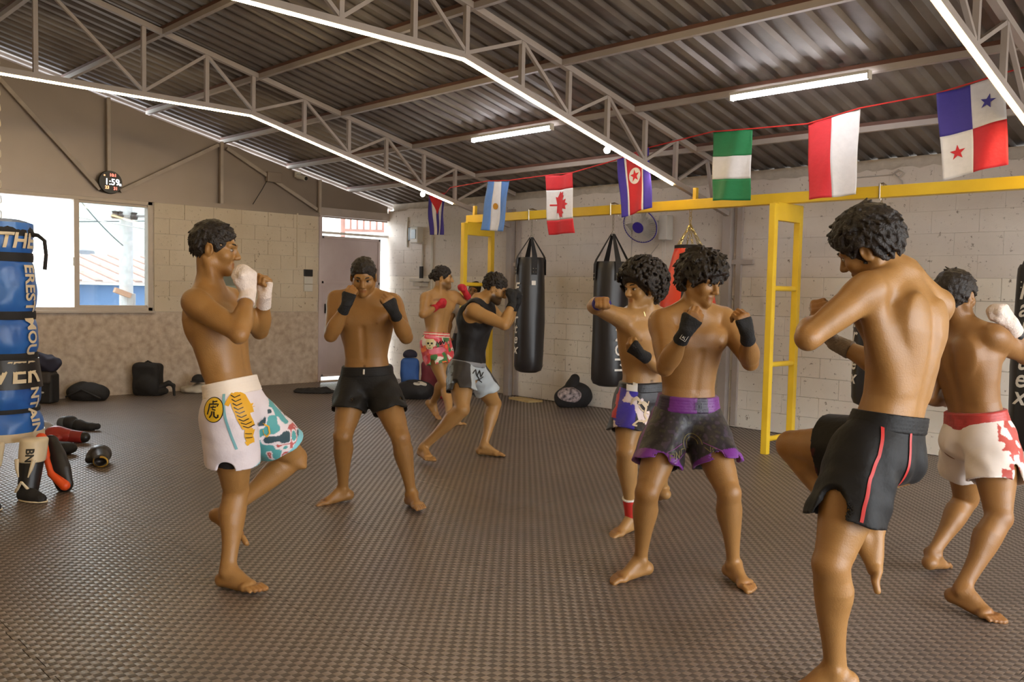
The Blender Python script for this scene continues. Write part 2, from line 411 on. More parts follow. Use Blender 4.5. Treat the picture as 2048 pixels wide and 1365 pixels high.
# trusses with LED strips
M_LED = emit('led_warm', (1.0, 0.76, 0.40), LED_POWER)
M_BULB = emit('bulb_white', (1.0, 0.96, 0.9), BULB_POWER)
NODES = [7.2, 6.7, 6.14, 5.62, 5.05, 4.45, 3.95, 3.33, 2.4, 1.4]
def low_z(y):
    if y > 1.0: yy = y
    else: yy = 2 * RIDGE_Y - y
    return 3.185 if yy <= 4.42 else 3.185 - (yy - 4.42) * 0.2425
TRUSS_X = (-8.45, -5.12, -1.88, 1.42)
TL = ('white steel roof truss nearest the window wall', 'white steel roof truss in the middle with the light strip', 'white steel roof truss at the upper right edge', 'white steel roof truss behind the viewer')
LL = ('light strip under the far truss by the window wall', 'light strip under the middle truss', 'bright warm light strip under the truss at upper right', 'light strip under the truss behind the viewer')
for tx, tl, ll in zip(TRUSS_X, TL, LL):
    t = empty('roof_truss', (tx, YR, 2.4), tl, 'truss', 'roof trusses')
    def seg(name, a, b, w=0.04, h=0.05): MB().bar((tx, a[0], a[1]), (tx, b[0], b[1]), w, h, (1, 0, 0)).build(name, MT['steel'], t)
    cz = lambda y: chord_z(y) + 0.025
    seg('top_chord', (8.25, cz(8.25)), (RIDGE_Y, cz(RIDGE_Y)), 0.05, 0.05); seg('top_chord', (RIDGE_Y, cz(RIDGE_Y)), (YB, cz(YB)), 0.05, 0.05)
    for sgn in (1, -1):
        my = (lambda y: y) if sgn > 0 else (lambda y: 2 * RIDGE_Y - y)
        seg('bottom_chord', (my(8.22), low_z(8.22)), (my(4.42), 3.185), 0.05, 0.05)
        if sgn > 0: seg('bottom_chord', (4.42, 3.185), (my(4.42) - 6.84, 3.185), 0.05, 0.05)
        for y in NODES: seg('vertical', (my(y), low_z(y) + 0.02), (my(y), chord_z(y)), 0.038, 0.038)
        up = True
        for a, b in zip(NODES[:-1], NODES[1:]):
            seg('diagonal', (my(a), low_z(a) + 0.03 if not up else chord_z(a)), (my(b), chord_z(b) if not up else low_z(b) + 0.03), 0.028, 0.03); up = not up
        seg('diagonal', (my(7.25), low_z(7.2) + 0.03), (my(7.75), chord_z(7.75)), 0.028, 0.03)
        seg('diagonal', (my(7.9), low_z(7.9)), (my(7.75), chord_z(7.75)), 0.03, 0.03)
    # LED strip below the bottom chord
    pts = [(tx, 7.17), (tx, 4.42), (tx, 2 * RIDGE_Y - 4.42), (tx, 2 * RIDGE_Y - 7.17)]
    mb = MB(); zz = lambda y: low_z(y) - 0.034
    for (a, b) in zip(pts[:-1], pts[1:]): mb.bar((tx - 0.004, a[1], zz(a[1])), (tx - 0.004, b[1], zz(b[1])), 0.012, 0.010, (1, 0, 0))
    o = mb.build('led_strip', M_LED); tag(o, ll, 'light strip', 'light strips under the roof trusses')
for (tx, y, lb) in ((-8.45, 6.69, 'small round bulb hanging at the end of the far light strip'), (-5.12, 6.15, 'small round bulb hanging on the middle light strip')):
    b = empty('globe_bulb', (tx, y, low_z(y) - 0.08), lb, 'bulb', 'round bulbs on the trusses')
    MB().ball((tx, y, low_z(y) - 0.075), 0.030).build('globe', M_BULB, b, True)
    MB().lathe([(0.0, 0.03), (0.016, 0.03), (0.018, 0.0), (0.012, -0.012), (0, -0.012)], (tx, y, low_z(y) - 0.048), 12).build('socket', MT['plastic'], b, True)
# fluorescent battens under the second purlin
M_TUBE = emit('tube_cool', (0.92, 0.93, 1.0), TUBE_POWER)
for (xa, xb, lb) in ((-7.25, -6.06, 'fluorescent batten between the far and the middle truss'), (-4.03, -2.86, 'fluorescent batten between the middle and the right truss')):
    y = 6.42; z = roof_z(6.5) - 0.10
    b = empty('tube_light', ((xa + xb) / 2, y, z), lb, 'tube light', 'fluorescent tubes on the purlin')
    MB().box((xa, y - 0.03, z - 0.005), (xb, y + 0.03, z + 0.02), 0.004).build('housing', MT['plastic'], b)
    MB().lathe([(0, xa + 0.01), (0.024, xa + 0.01), (0.024, xb - 0.01), (0, xb - 0.01)], (0, 0, 0), 14)
    q = MB(); q.tube([(xa + 0.012, y, z - 0.022), (xb - 0.012, y, z - 0.022)], 0.022, 14); q.build('tube', M_TUBE, b, True)
    for xx in (xa, xb - 0.012): MB().box((xx, y - 0.028, z - 0.046), (xx + 0.012, y + 0.028, z)).build('end_cap', MT['plastic'], b)

# window
win = empty('window_1', (XL, 3.6, WZ0), label='sliding window with two panes looking out to the street', kind='structure')
M_FRAME = mat('window_frame', srgb(186, 172, 158), 0.5, 0.1, 0.04)
def wf(name, y0, y1, z0, z1, x0=-0.10, x1=0.015): MB().box((XL + x0, y0, z0), (XL + x1, y1, z1), 0.004).build(name, M_FRAME, win)
wf('window_frame', WY0, WY1, WZ1 - 0.045, WZ1); wf('window_frame', WY0, WY1, WZ0, WZ0 + 0.05); wf('window_frame', WY0, WY0 + 0.045, WZ0, WZ1); wf('window_frame', WY1 - 0.06, WY1, WZ0, WZ1)
wf('mullion', 3.60, 3.66, WZ0 + 0.03, WZ1 - 0.03, -0.07, 0.01)
wf('sash_frame', 3.66, WY1 - 0.05, WZ1 - 0.075, WZ1 - 0.04, -0.06, -0.02); wf('sash_frame', 3.66, WY1 - 0.05, WZ0 + 0.05, WZ0 + 0.075, -0.06, -0.02)
wf('window_sill', WY0, WY1 + 0.03, WZ0 - 0.02, WZ0 + 0.008, -0.12, 0.05)
MB().box((XL + 0.004, 3.585, 1.60), (XL + 0.02, 3.605, 1.70)).build('latch', MT['plastic'], win)
m, nt, b = newmat('tinted_glass')
_t = nt.nodes.new('ShaderNodeBsdfTransparent'); _t.inputs[0].default_value = (0.52, 0.54, 0.54, 1); _g = nt.nodes.new('ShaderNodeBsdfGlossy'); _g.inputs['Roughness'].default_value = 0.03
_mx = nt.nodes.new('ShaderNodeMixShader'); _mx.inputs[0].default_value = 0.05
nt.links.new(_t.outputs[0], _mx.inputs[1]); nt.links.new(_g.outputs[0], _mx.inputs[2]); nt.links.new(_mx.outputs[0], nt.nodes['Material Output'].inputs['Surface'])
M_GLASS = m
MB().box((XL - 0.045, 3.66, WZ0 + 0.06), (XL - 0.040, WY1 - 0.055, WZ1 - 0.06)).build('pane', M_GLASS, win)

# door: grey sheet steel leaf, transom open above
door = empty('door_1', (XL, 7.6, 0), label='grey sheet steel door with an open transom above', kind='structure')
M_DOOR = mat('door_steel', srgb(198, 184, 186), 0.5, 0.05, 0.07, 2.2, 0.2, 6, c2=srgb(178, 162, 164))
MB().box((XL - 0.06, 7.04, 0.07), (XL - 0.03, 8.10, 2.17)).build('leaf', M_DOOR, door)
for (y0, y1, z0, z1) in ((7.04, 7.08, 0.07, 2.17), (8.06, 8.10, 0.07, 2.17), (7.04, 8.10, 2.13, 2.17), (7.04, 8.10, 1.46, 1.50), (7.04, 8.10, 0.07, 0.11)):
    MB().box((XL - 0.035, y0, z0), (XL - 0.012, y1, z1), 0.003).build('rail', M_DOOR, door)
MB().box((XL - 0.10, 6.985, 0), (XL + 0.012, 7.035, 2.46), 0.004).build('door_frame', M_DOOR, door)
MB().box((XL - 0.08, 7.03, 2.20), (XL - 0.02, 8.25, 2.235), 0.004).build('transom_bar', mat('transom_white', srgb(225, 218, 214), 0.5), door)
MB().box((XL - 0.1, 7.0, -0.02), (XL + 0.05, 8.25, 0.02)).build('threshold', M_SPONGE, door)
MB().box((XL - 0.02, 7.10, 1.02), (XL + 0.03, 7.13, 1.16), 0.005).build('door_handle', MT['dark'], door)

# outside the window: street, hill, pole, neighbours
ground = MB().box((-80, -60, -1.6), (80, 80, -1.5)).build('street_ground', mat('street', srgb(176, 172, 166), 0.8)); tag(ground, 'pale concrete street outside the gym', 'street', kind='structure')
import math as _m
V = []; Fh = []; nx, ny = 40, 14
for i in range(nx):
    for j in range(ny):
        y = -40 + 110 * i / (nx - 1); t = j / (ny - 1); x = -60 - 45 * t
        z = -2 + (22 + 7 * _m.sin(y * 0.07) + 3 * _m.sin(y * 0.21 + 1)) * _m.sin(t * _m.pi * 0.5) + 1.2 * _m.sin(y * 0.9 + j) * t
        V.append((x, y, z))
for i in range(nx - 1):
    for j in range(ny - 1): Fh.append((i * ny + j, (i + 1) * ny + j, (i + 1) * ny + j + 1, i * ny + j + 1))
hill = link('hillside', npmesh('hillside', V, Fh), mat('hill_haze_green', srgb(206, 212, 208), 0.9, 0, 0, 0.12, 0, 1, c2=srgb(180, 192, 176), det=8)); tag(hill, 'hazy green hillside seen through the window', 'hill')  # distance haze is put into the hill's paled greens
PX, PY = -22.0, 8.24
pole = empty('utility_pole', (PX, PY, -1.5), 'pale concrete utility pole with insulators outside the window', 'pole')
M_POLE = mat('pole_concrete', srgb(232, 230, 226), 0.8); M_INS = mat('insulator_brown', srgb(84, 72, 64), 0.3)
MB().lathe([(0, 0), (0.17, 0), (0.13, 9), (0, 9)], (PX, PY, -1.5), 20).build('post', M_POLE, pole, True)
MB().bar((PX + 0.16, PY - 0.42, 3.0), (PX + 0.16, PY + 0.42, 3.06), 0.06, 0.06).build('cross_arm', MT['conduit'], pole)
for dy in (-0.33, -0.22, 0.12): MB().lathe([(0, -0.10), (0.075, -0.10), (0.095, -0.02), (0.06, 0.03), (0.08, 0.07), (0, 0.10)], (PX + 0.2, PY + dy, 3.05), 12).build('insulator', M_INS, pole, True)
MB().lathe([(0, -0.2), (0.10, -0.2), (0.10, 0.2), (0, 0.22)], (PX + 0.16, PY + 0.06, 0.95), 14).build('cable_box', MT['conduit'], pole, True)
MB().bar((PX + 0.2, PY - 0.35, 1.24), (PX + 0.2, PY + 0.02, 1.10), 0.14, 0.12).build('lamp_head', mat('lamp_terracotta', srgb(206, 160, 128), 0.6), pole)
for k, (a, c) in enumerate((((PX + 0.4, 2, 4.6), (PX + 0.4, 20, 2.0)), ((PX + 0.4, 2, 3.5), (PX + 0.4, 20, 1.7)), ((PX + 0.5, 4, 2.6), (PX - 8, 20, 4.4)), ((PX + 0.45, 6.6, 3.9), (PX + 0.45, 8.0, 2.3)))):
    a, c = Vector(a), Vector(c); pts = [a.lerp(c, i / 16) - Vector((0, 0, 0.12 * 4 * (i / 16) * (1 - i / 16))) for i in range(17)]
    q = MB(); q.tube(pts, 0.014, 5); o = q.build('overhead_wire', mat('wire_%d' % k, srgb(236, 234, 226) if k < 2 else srgb(110, 116, 118), 0.6)); tag(o, ('upper pale power line crossing the window', 'lower pale power line crossing the window', 'dark cable running past the utility pole', 'dark guy wire slanting down to the pole')[k], 'wire')
hs = empty('neighbour_house', (-27, 10, -1.5), 'low blue house with a striped tin roof outside the window', 'house')
MB().box((-31, 8.05, -1.5), (-26, 14.0, 1.33)).build('wall', mat('blue_wall', srgb(132, 168, 214), 0.7, 0, 0.08, 1.5), hs)
MB().box((-26.0, 7.92, -1.5), (-25.8, 8.3, 1.38)).build('pillar', mat('pale_blue', srgb(214, 234, 240), 0.7), hs)
q = MB(); q.poly([(-25.6, 8.1, 1.40), (-25.6, 14.5, 1.40), (-31, 14.5, 2.3), (-31, 8.1, 2.3)], (0, 0, 1), 0.04); rf = q.build('roof', mat('tin_roof', srgb(232, 216, 206), 0.6), hs)
M_RIB = mat('tin_rib', srgb(202, 168, 154), 0.6)
for k in range(11):
    y = 8.3 + k * 0.55; MB().bar((-25.6, y, 1.46), (-30.9, y, 2.345), 0.2, 0.04).build('roof_rib', M_RIB, rf)
tk = empty('water_tank', (-38, 12.6, -1.5), 'grey ribbed water tank standing beyond the house', 'tank')
MB().lathe([(0, 0), (0.42, 0), (0.45, 0.2), (0.42, 0.26), (0.45, 0.46), (0.42, 0.52), (0.45, 0.72), (0.42, 0.78), (0.38, 0.95), (0, 1.0)], (-38, 12.55, 1.75), 20).build('tank_body', mat('tank_grey', srgb(150, 152, 160), 0.6), tk, True)
MB().box((-38.4, 12.1, -1.5), (-37.6, 13.0, 1.75)).build('tank_stand', M_POLE, tk)
pb = MB().box((-21.3, 8.42, -1.5), (-21.1, 11.6, 6.0)).build('neighbour_facade', mat('pale_facade', srgb(236, 230, 238), 0.8)); tag(pb, 'pale lilac building edge at the right of the window view', 'building')
bn = MB().box((-26, 2.2, -1.5), (-25.6, 7.8, 0.98)).build('neighbour_fence', mat('lilac_fence', srgb(176, 184, 214), 0.8)); tag(bn, 'pale blue-grey boundary wall below the open pane', 'wall')
# balcony rail behind the transom
rl = empty('balcony_railing', (-13.4, 9.2, 0), 'steel bar railing seen through the door transom', 'railing')
MB().bar((-13.2, 8.65, 2.42), (-13.2, 10.6, 2.5), 0.05, 0.05).build('top_rail', MT['purlin'], rl); MB().bar((-13.2, 8.65, 3.3), (-13.2, 10.6, 3.38), 0.05, 0.05).build('top_rail', MT['purlin'], rl)
for k in range(14): MB().bar((-13.2, 8.7 + k * 0.14, 2.42 + k * 0.006), (-13.2, 8.7 + k * 0.14, 3.3), 0.03, 0.03).build('bar', MT['purlin'], rl)
MB().bar((-13.2, 8.68, -1.5), (-13.2, 8.68, 3.35), 0.06, 0.06).build('post', MT['purlin'], rl)
# ------------------------------------------------------------ figures: signed distance fields meshed into one skin
def nrm(v):
    v = np.asarray(v, float); n = np.linalg.norm(v); return v / n if n > 1e-9 else v
def orth(v, a):
    v = np.asarray(v, float); a = nrm(a); return nrm(v - a * (v @ a))
class Field:
    def __init__(s, lo, hi, h):
        s.h = h; s.lo = np.asarray(lo, float); s.n = np.ceil((np.asarray(hi) - s.lo) / h).astype(int) + 1
        s.F = np.full(s.n, 0.2, np.float32)
    def win(s, lo, hi):
        a = np.clip(np.floor((np.asarray(lo) - s.lo) / s.h).astype(int), 0, s.n - 1); b = np.clip(np.ceil((np.asarray(hi) - s.lo) / s.h).astype(int) + 1, 1, s.n)
        if np.any(b <= a): return None, None
        g = [(s.lo[i] + s.h * np.arange(a[i], b[i])).astype(np.float32) for i in range(3)]
        return (slice(a[0], b[0]), slice(a[1], b[1]), slice(a[2], b[2])), (g[0][:, None, None], g[1][None, :, None], g[2][None, None, :])
    def put(s, fn, lo, hi, k=0.01, sub=False):
        m = max(k, 0.0) + 3 * s.h; sl, P = s.win(np.asarray(lo) - m, np.asarray(hi) + m)
        if sl is None: return
        d = fn(*P).astype(np.float32); f = s.F[sl]
        if sub:
            d = -d
            if k > 0:
                t = np.maximum(k - np.abs(f - d), 0) / k; s.F[sl] = np.maximum(f, d) + t * t * k * 0.25
            else: s.F[sl] = np.maximum(f, d)
        elif k > 0:
            t = np.maximum(k - np.abs(f - d), 0) / k; s.F[sl] = np.minimum(f, d) - t * t * k * 0.25
        else: s.F[sl] = np.minimum(f, d)
    def limb(s, a, b, rs, k=0.01, sub=False, flat=None, bend=None, cap=1.0):
        """tapered limb from a to b with radii along it; flat=(axis, factor) squashes the section"""
        a, b = np.asarray(a, float), np.asarray(b, float); ab = b - a; L2 = float(ab @ ab); R = max(rs) * 1.05
        if bend is None: bend = np.zeros(3)
        ts = np.linspace(0, 1, len(rs))
        def fn(X, Y, Z):
            t = ((X - a[0]) * ab[0] + (Y - a[1]) * ab[1] + (Z - a[2]) * ab[2]) / L2
            t = np.clip(t, 0, 1); q = 4 * t * (1 - t)
            x = X - a[0] - t * ab[0] - q * bend[0]; y = Y - a[1] - t * ab[1] - q * bend[1]; z = Z - a[2] - t * ab[2] - q * bend[2]
            r = rs[0] + 0 * t if len(rs) == 1 else np.interp(t, ts, rs)
            if flat is None: return np.sqrt(x * x + y * y + z * z) - r
            ax, f = flat; c = x * ax[0] + y * ax[1] + z * ax[2]
            e = c * (1.0 / f - 1.0)
            x = x + e * ax[0]; y = y + e * ax[1]; z = z + e * ax[2]
            return (np.sqrt(x * x + y * y + z * z) - r) * min(f, 1.0)
        E = np.abs(bend) + R * (1.0 if flat is None else max(1.0, flat[1]))
        s.put(fn, np.minimum(a, b) - E, np.maximum(a, b) + E, k, sub)
    def ell(s, c, ax, r, k=0.01, sub=False):
        c = np.asarray(c, float); A = np.asarray(ax, float); r = np.asarray(r, float); R = np.abs(A.T) @ r
        def fn(X, Y, Z):
            x, y, z = X - c[0], Y - c[1], Z - c[2]
            u = [(x * A[i][0] + y * A[i][1] + z * A[i][2]) for i in range(3)]
            k0 = np.sqrt(sum((u[i] / r[i]) ** 2 for i in range(3))); k1 = np.sqrt(sum((u[i] / r[i] ** 2) ** 2 for i in range(3))) + 1e-6
            return k0 * (k0 - 1) / k1
        s.put(fn, c - R, c + R, k, sub)
    def ball(s, c, r, k=0.01, sub=False): s.ell(c, np.eye(3), (r, r, r), k, sub)
    def half(s, p, n, k=0.0):
        """cut away everything on the side n points to"""
        n = nrm(n); X, Y, Z = [(s.lo[i] + s.h * np.arange(s.n[i])).astype(np.float32).reshape([-1 if j == i else 1 for j in range(3)]) for i in range(3)]
        d = ((X - p[0]) * n[0] + (Y - p[1]) * n[1] + (Z - p[2]) * n[2]).astype(np.float32)
        if k > 0:
            t = np.maximum(k - np.abs(s.F - d), 0) / k; s.F = np.maximum(s.F, d) + t * t * k * 0.25
        else: s.F = np.maximum(s.F, d)
    def grid(s):
        return [(s.lo[i] + s.h * np.arange(s.n[i])).astype(np.float32).reshape([-1 if j == i else 1 for j in range(3)]) for i in range(3)]
    def mesh(s, smooth=2):
        F = s.F; S = F < 0
        c = np.zeros(np.array(F.shape) - 1, np.uint8)
        O = [(i, j, k) for i in (0, 1) for j in (0, 1) for k in (0, 1)]
        nx, ny, nz = F.shape
        for (i, j, k) in O: c += S[i:nx - 1 + i, j:ny - 1 + j, k:nz - 1 + k]
        act = (c > 0) & (c < 8); idx = np.argwhere(act)
        if len(idx) == 0: return np.zeros((0, 3)), np.zeros((0, 4), int)
        ids = np.full(act.shape, -1, np.int32); ids[act] = np.arange(len(idx))
        val = np.stack([F[idx[:, 0] + i, idx[:, 1] + j, idx[:, 2] + k] for (i, j, k) in O], 1)
        acc = np.zeros((len(idx), 3)); cnt = np.zeros(len(idx))
        for a in range(8):
            for b in range(a + 1, 8):
                if sum(abs(O[a][q] - O[b][q]) for q in range(3)) != 1: continue
                va, vb = val[:, a], val[:, b]; cr = (va < 0) != (vb < 0)
                t = np.where(cr, va / np.where(cr, va - vb, 1), 0)
                pt = np.array(O[a]) + t[:, None] * (np.array(O[b]) - np.array(O[a]))
                acc += np.where(cr[:, None], pt, 0); cnt += cr
        V = s.lo + s.h * (idx + acc / cnt[:, None])
        Q = []
        for ax in range(3):
            u, v = (ax + 1) % 3, (ax + 2) % 3
            A = [slice(None)] * 3; B = [slice(None)] * 3; A[ax] = slice(0, -1); B[ax] = slice(1, None)
            df = S[tuple(A)] != S[tuple(B)]
            e = np.argwhere(df); e = e[(e[:, u] > 0) & (e[:, v] > 0) & (e[:, u] < F.shape[u] - 1) & (e[:, v] < F.shape[v] - 1)]
            if len(e) == 0: continue
            def cell(du, dv):
                w = e.copy(); w[:, u] += du; w[:, v] += dv; return ids[w[:, 0], w[:, 1], w[:, 2]]
            q = np.stack([cell(-1, -1), cell(0, -1), cell(0, 0), cell(-1, 0)], 1)
            ins = S[e[:, 0], e[:, 1], e[:, 2]]; q[~ins] = q[~ins][:, ::-1]; Q.append(q)
        Q = np.concatenate(Q); Q = Q[(Q >= 0).all(1)]
        E = np.concatenate([Q[:, [0, 1]], Q[:, [1, 2]], Q[:, [2, 3]], Q[:, [3, 0]]])
        deg = np.bincount(E.ravel(), minlength=len(V))[:, None].clip(1)
        for it in range(smooth):
            for lam in (0.55, -0.56) if smooth > 1 else (0.5,):
                av = np.stack([np.bincount(E[:, 0], V[E[:, 1], q], len(V)) + np.bincount(E[:, 1], V[E[:, 0], q], len(V)) for q in range(3)], 1) / deg
                V = V + lam * (av - V)
        return V, Q
def tint_mesh(name, V, Q, C):
    me = npmesh(name, V, Q)
    C = np.asarray(C, np.float32)
    if C.ndim == 1: C = np.tile(C[:3], (len(V), 1))
    C4 = np.concatenate([C[:, :3], np.ones((len(C), 1), np.float32)], 1)
    at = me.attributes.new('tint', 'FLOAT_COLOR', 'POINT')
    if len(me.vertices) == len(C4): at.data.foreach_set('color', C4.ravel())
    return me
def lin(*c): return np.array(srgb(*c)[:3])
def vnoise(P, sc, seed=0):
    """smooth value noise on points (n,3)"""
    rg = np.random.default_rng(seed); T = rg.random((32, 32, 32)); q = P * sc; i = np.floor(q).astype(int); f = q - i; f = f * f * (3 - 2 * f)
    r = 0
    for a in (0, 1):
        for b in (0, 1):
            for c in (0, 1):
                w = (f[:, 0] if a else 1 - f[:, 0]) * (f[:, 1] if b else 1 - f[:, 1]) * (f[:, 2] if c else 1 - f[:, 2])
                r = r + w * T[(i[:, 0] + a) % 32, (i[:, 1] + b) % 32, (i[:, 2] + c) % 32]
    return r
M_SKIN = vcol('skin', 0.43, 0.25, 160, 0.45, 0, 0.0)
M_CLOTH = vcol('dyed_fabric', 0.62, 0.6, 42, 0.3, 0.02)
M_SATIN = vcol('satin_fabric', 0.45, 0.45, 46, 0.45, 0.1)
M_HAIR = mat('dark_hair', srgb(26, 20, 17), 0.5, 0, 0.2, 60, 0.5, 160, c2=srgb(44, 34, 27), spec=0.35)
M_WRAPB = mat('black_wrap', srgb(30, 28, 29), 0.8, 0, 0.15, 40, 0.5, 150)
M_WRAPW = mat('white_wrap', srgb(226, 208, 196), 0.8, 0, 0.05, 30, 0.5, 110)
M_WRAPR = mat('red_wrap', srgb(196, 34, 48), 0.75, 0, 0.1, 40, 0.5, 120)
M_WRAPG = mat('grey_wrap', srgb(128, 112, 96), 0.8, 0, 0.12, 40, 0.5, 120)
M_WRAPP = mat('purple_wrap', srgb(58, 44, 150), 0.75, 0, 0.1, 40, 0.5, 120)
M_EYE = vcol('eye', 0.15)

class Figure:
    def __init__(s, J, sc, skin, h=0.005, curl=1.0, bend=(0, 0, 0), palmR=None, palmL=None, fat=1.0, curlR=None, curlL=None):
        s.J = {k: np.array(v, float) for k, v in J.items()}; s.sc = sc; s.h = h; s.skin = np.array(skin); s.fat = fat; s.lf = 1.07 * fat
        j = s.J; s.P = (j['hiR'] + j['hiL']) / 2; s.N = j['N']; s.ax = nrm(s.N - s.P); s.Ls = np.linalg.norm(s.N - s.P)
        s.hipR = orth(j['hiR'] - j['hiL'], s.ax); s.shR = orth(j['shR'] - j['shL'], s.ax)
        s.hipF = np.cross(s.ax, s.hipR); s.shF = np.cross(s.ax, s.shR); s.bend = np.array(bend, float)
        s.curl = {'R': curl if curlR is None else curlR, 'L': curl if curlL is None else curlL}; s.palm = {'R': palmR, 'L': palmL}
        hf = nrm(j['hf']); up0 = orth(0.55 * np.array([0, 0, 1.0]) + 0.45 * nrm(j['head'] - j['N']), hf); hr = np.cross(hf, up0)
        s.H = np.array([hr, hf, up0]); s.hc = j['head']
    def hp(s, x, y, z): return s.hc + s.sc * (s.H[0] * x + s.H[1] * y + s.H[2] * z)
    def spine(s, h):
        t = h / 0.56; return s.P + s.ax * (s.Ls * t) + 4 * t * (1 - t) * s.bend
    def frame(s, t):
        t = min(max(t, 0), 1); R = orth(s.hipR * (1 - t) + s.shR * t, s.ax); return R, np.cross(s.ax, R)
    PROF = [(-0.10, .085, .07), (-0.05, .135, .095), (0.0, .157, .106), (.06, .152, .102), (.12, .139, .094), (.18, .131, .090), (.25, .136, .096), (.32, .149, .106), (.39, .159, .113), (.45, .157, .104), (.50, .135, .086), (.545, .095, .068), (.58, .06, .056)]
    def torso(s, F, grow=0.0, lo=-0.10, hi=0.58, k=0.02, sub=False):
        sc = s.sc; Ls = s.Ls; a0, b0 = s.P, s.ax
        hs = np.array([p[0] for p in s.PROF]) / 0.56 * Ls; A = np.array([p[1] for p in s.PROF]) * sc * s.fat + grow; B = np.array([p[2] for p in s.PROF]) * sc * s.fat + grow
        hl, hh = lo / 0.56 * Ls, hi / 0.56 * Ls
        rh, rs, ax, bend = s.hipR, s.shR, s.ax, s.bend
        def fn(X, Y, Z):
            x, y, z = X - a0[0], Y - a0[1], Z - a0[2]
            hgt = x * b0[0] + y * b0[1] + z * b0[2]; hc = np.clip(hgt, hl, hh); t = np.clip(hc / Ls, 0, 1); q = 4 * t * (1 - t)
            x = x - hc * b0[0] - q * bend[0]; y = y - hc * b0[1] - q * bend[1]; z = z - hc * b0[2] - q * bend[2]
            Rx = [rh[i] * (1 - t) + rs[i] * t for i in range(3)]; ln = np.sqrt(Rx[0] ** 2 + Rx[1] ** 2 + Rx[2] ** 2); Rx = [r / ln for r in Rx]
            Fx = [ax[1] * Rx[2] - ax[2] * Rx[1], ax[2] * Rx[0] - ax[0] * Rx[2], ax[0] * Rx[1] - ax[1] * Rx[0]]
            u = x * Rx[0] + y * Rx[1] + z * Rx[2]; v = x * Fx[0] + y * Fx[1] + z * Fx[2]; w = hgt - hc
            a = np.interp(hc, hs, A); b = np.interp(hc, hs, B)
            k0 = (np.abs(u / a) ** 2.3 + np.abs(v / b) ** 2.3) ** (1 / 2.3) + 1e-6; d = (k0 - 1) * (1 / np.sqrt((u / a) ** 2 / a ** 2 + (v / b) ** 2 / b ** 2 + 1e-9)) * k0
            return np.where(np.abs(w) > 1e-6, np.sqrt(np.maximum(d, 0) ** 2 + w * w) + np.minimum(d, 0) * 0, d)
        e = 0.2 * sc + grow + np.abs(bend); p, q = s.spine(lo), s.spine(hi)
        F.put(fn, np.minimum(p, q) - e, np.maximum(p, q) + e, k, sub)
    def hand(s, F, S, grow=0.0, part='all', k=0.004):
        j = s.J; sc = s.sc; W = j['wr' + S]; d = nrm(j['ha' + S] - W); sg = 1 if S == 'R' else -1; c = s.curl[S]
        tgt = s.palm[S]; n = orth(np.asarray(tgt, float) if tgt is not None else (s.hc - j['ha' + S]) + 0.25 * (s.N - j['ha' + S]), d)
        t = np.cross(d, n) * sg
        g = grow
        if part in ('all', 'wrap'):
            for i, o in enumerate((0.028, 0.010, -0.009, -0.026)):
                F.limb(W + d * 0.005 + t * o * 0.55 * sc, W + (d * (0.086 - 0.006 * abs(i - 1)) + t * o) * sc, [0.017 * sc + g, 0.0155 * sc + g, 0.0135 * sc + g], 0.008)
            F.limb(W + (d * 0.02 + t * 0.02 + n * 0.008) * sc, W + (d * 0.055 + t * 0.036 + n * 0.016) * sc, [0.018 * sc + g, 0.016 * sc + g], 0.008)
        if part == 'all':
            for i, o in enumerate((0.028, 0.010, -0.009, -0.026)):
                ln = (0.040, 0.044, 0.041, 0.033)[i]; K = W + (d * (0.086 - 0.006 * abs(i - 1)) + t * o) * sc; p = K
                for q, (a, l) in enumerate(((1.25 * c + 0.1, ln), (2.85 * c + 0.15, ln * 0.66), (3.95 * c + 0.2, ln * 0.55))):
                    e = p + (d * math.cos(a) + n * math.sin(a)) * l * sc; F.limb(p, e, [(0.0108, 0.0098, 0.0092)[q] * sc, (0.0102, 0.0094, 0.0082)[q] * sc], k); p = e
            a = W + (d * 0.05 + t * 0.036 + n * 0.014) * sc; b = a + (d * 0.022 + t * (0.018 - 0.016 * c) + n * 0.024) * sc; e = b + (d * 0.014 - t * 0.024 * c + n * 0.010) * sc
            F.limb(a, b, [0.0135 * sc, 0.0115 * sc], k); F.limb(b, e, [0.0115 * sc, 0.0095 * sc], k)
        return d, n, t
    def arm(s, F, S, grow=0.0, a=0.0, b=1.0, k=0.012):
        j = s.J; sc = s.sc; f = s.fat * 1.06
        if a < 0.5: F.limb(j['sh' + S], j['el' + S], [r * sc * f + grow for r in (.053, .054, .050, .046, .041, .038)], k)
        e, w = j['el' + S], j['wr' + S]
        F.limb(e, w, [r * sc * f + grow for r in (.038, .0435, .0425, .037, .031, .0275, .027)], k)
    def legs(s, F, S, grow=0.0):
        j = s.J; sc = s.sc; f = s.fat; h, kn, an = j['hi' + S], j['kn' + S], j['an' + S]
        F.limb(h, kn, [r * sc * s.lf + grow for r in (.090, .090, .086, .078, .068, .058, .054)], 0.02)
    def foot_frame(s, S):
        j = s.J; an, to, kn = j['an' + S], j['to' + S], j['kn' + S]; f0 = nrm(to - an)
        up = orth((0, 0, 1.0) if to[2] < 0.06 else kn - an, f0); a = math.radians(20)
        f = f0 * math.cos(a) + up * math.sin(a); u = up * math.cos(a) - f0 * math.sin(a)
        return f, u
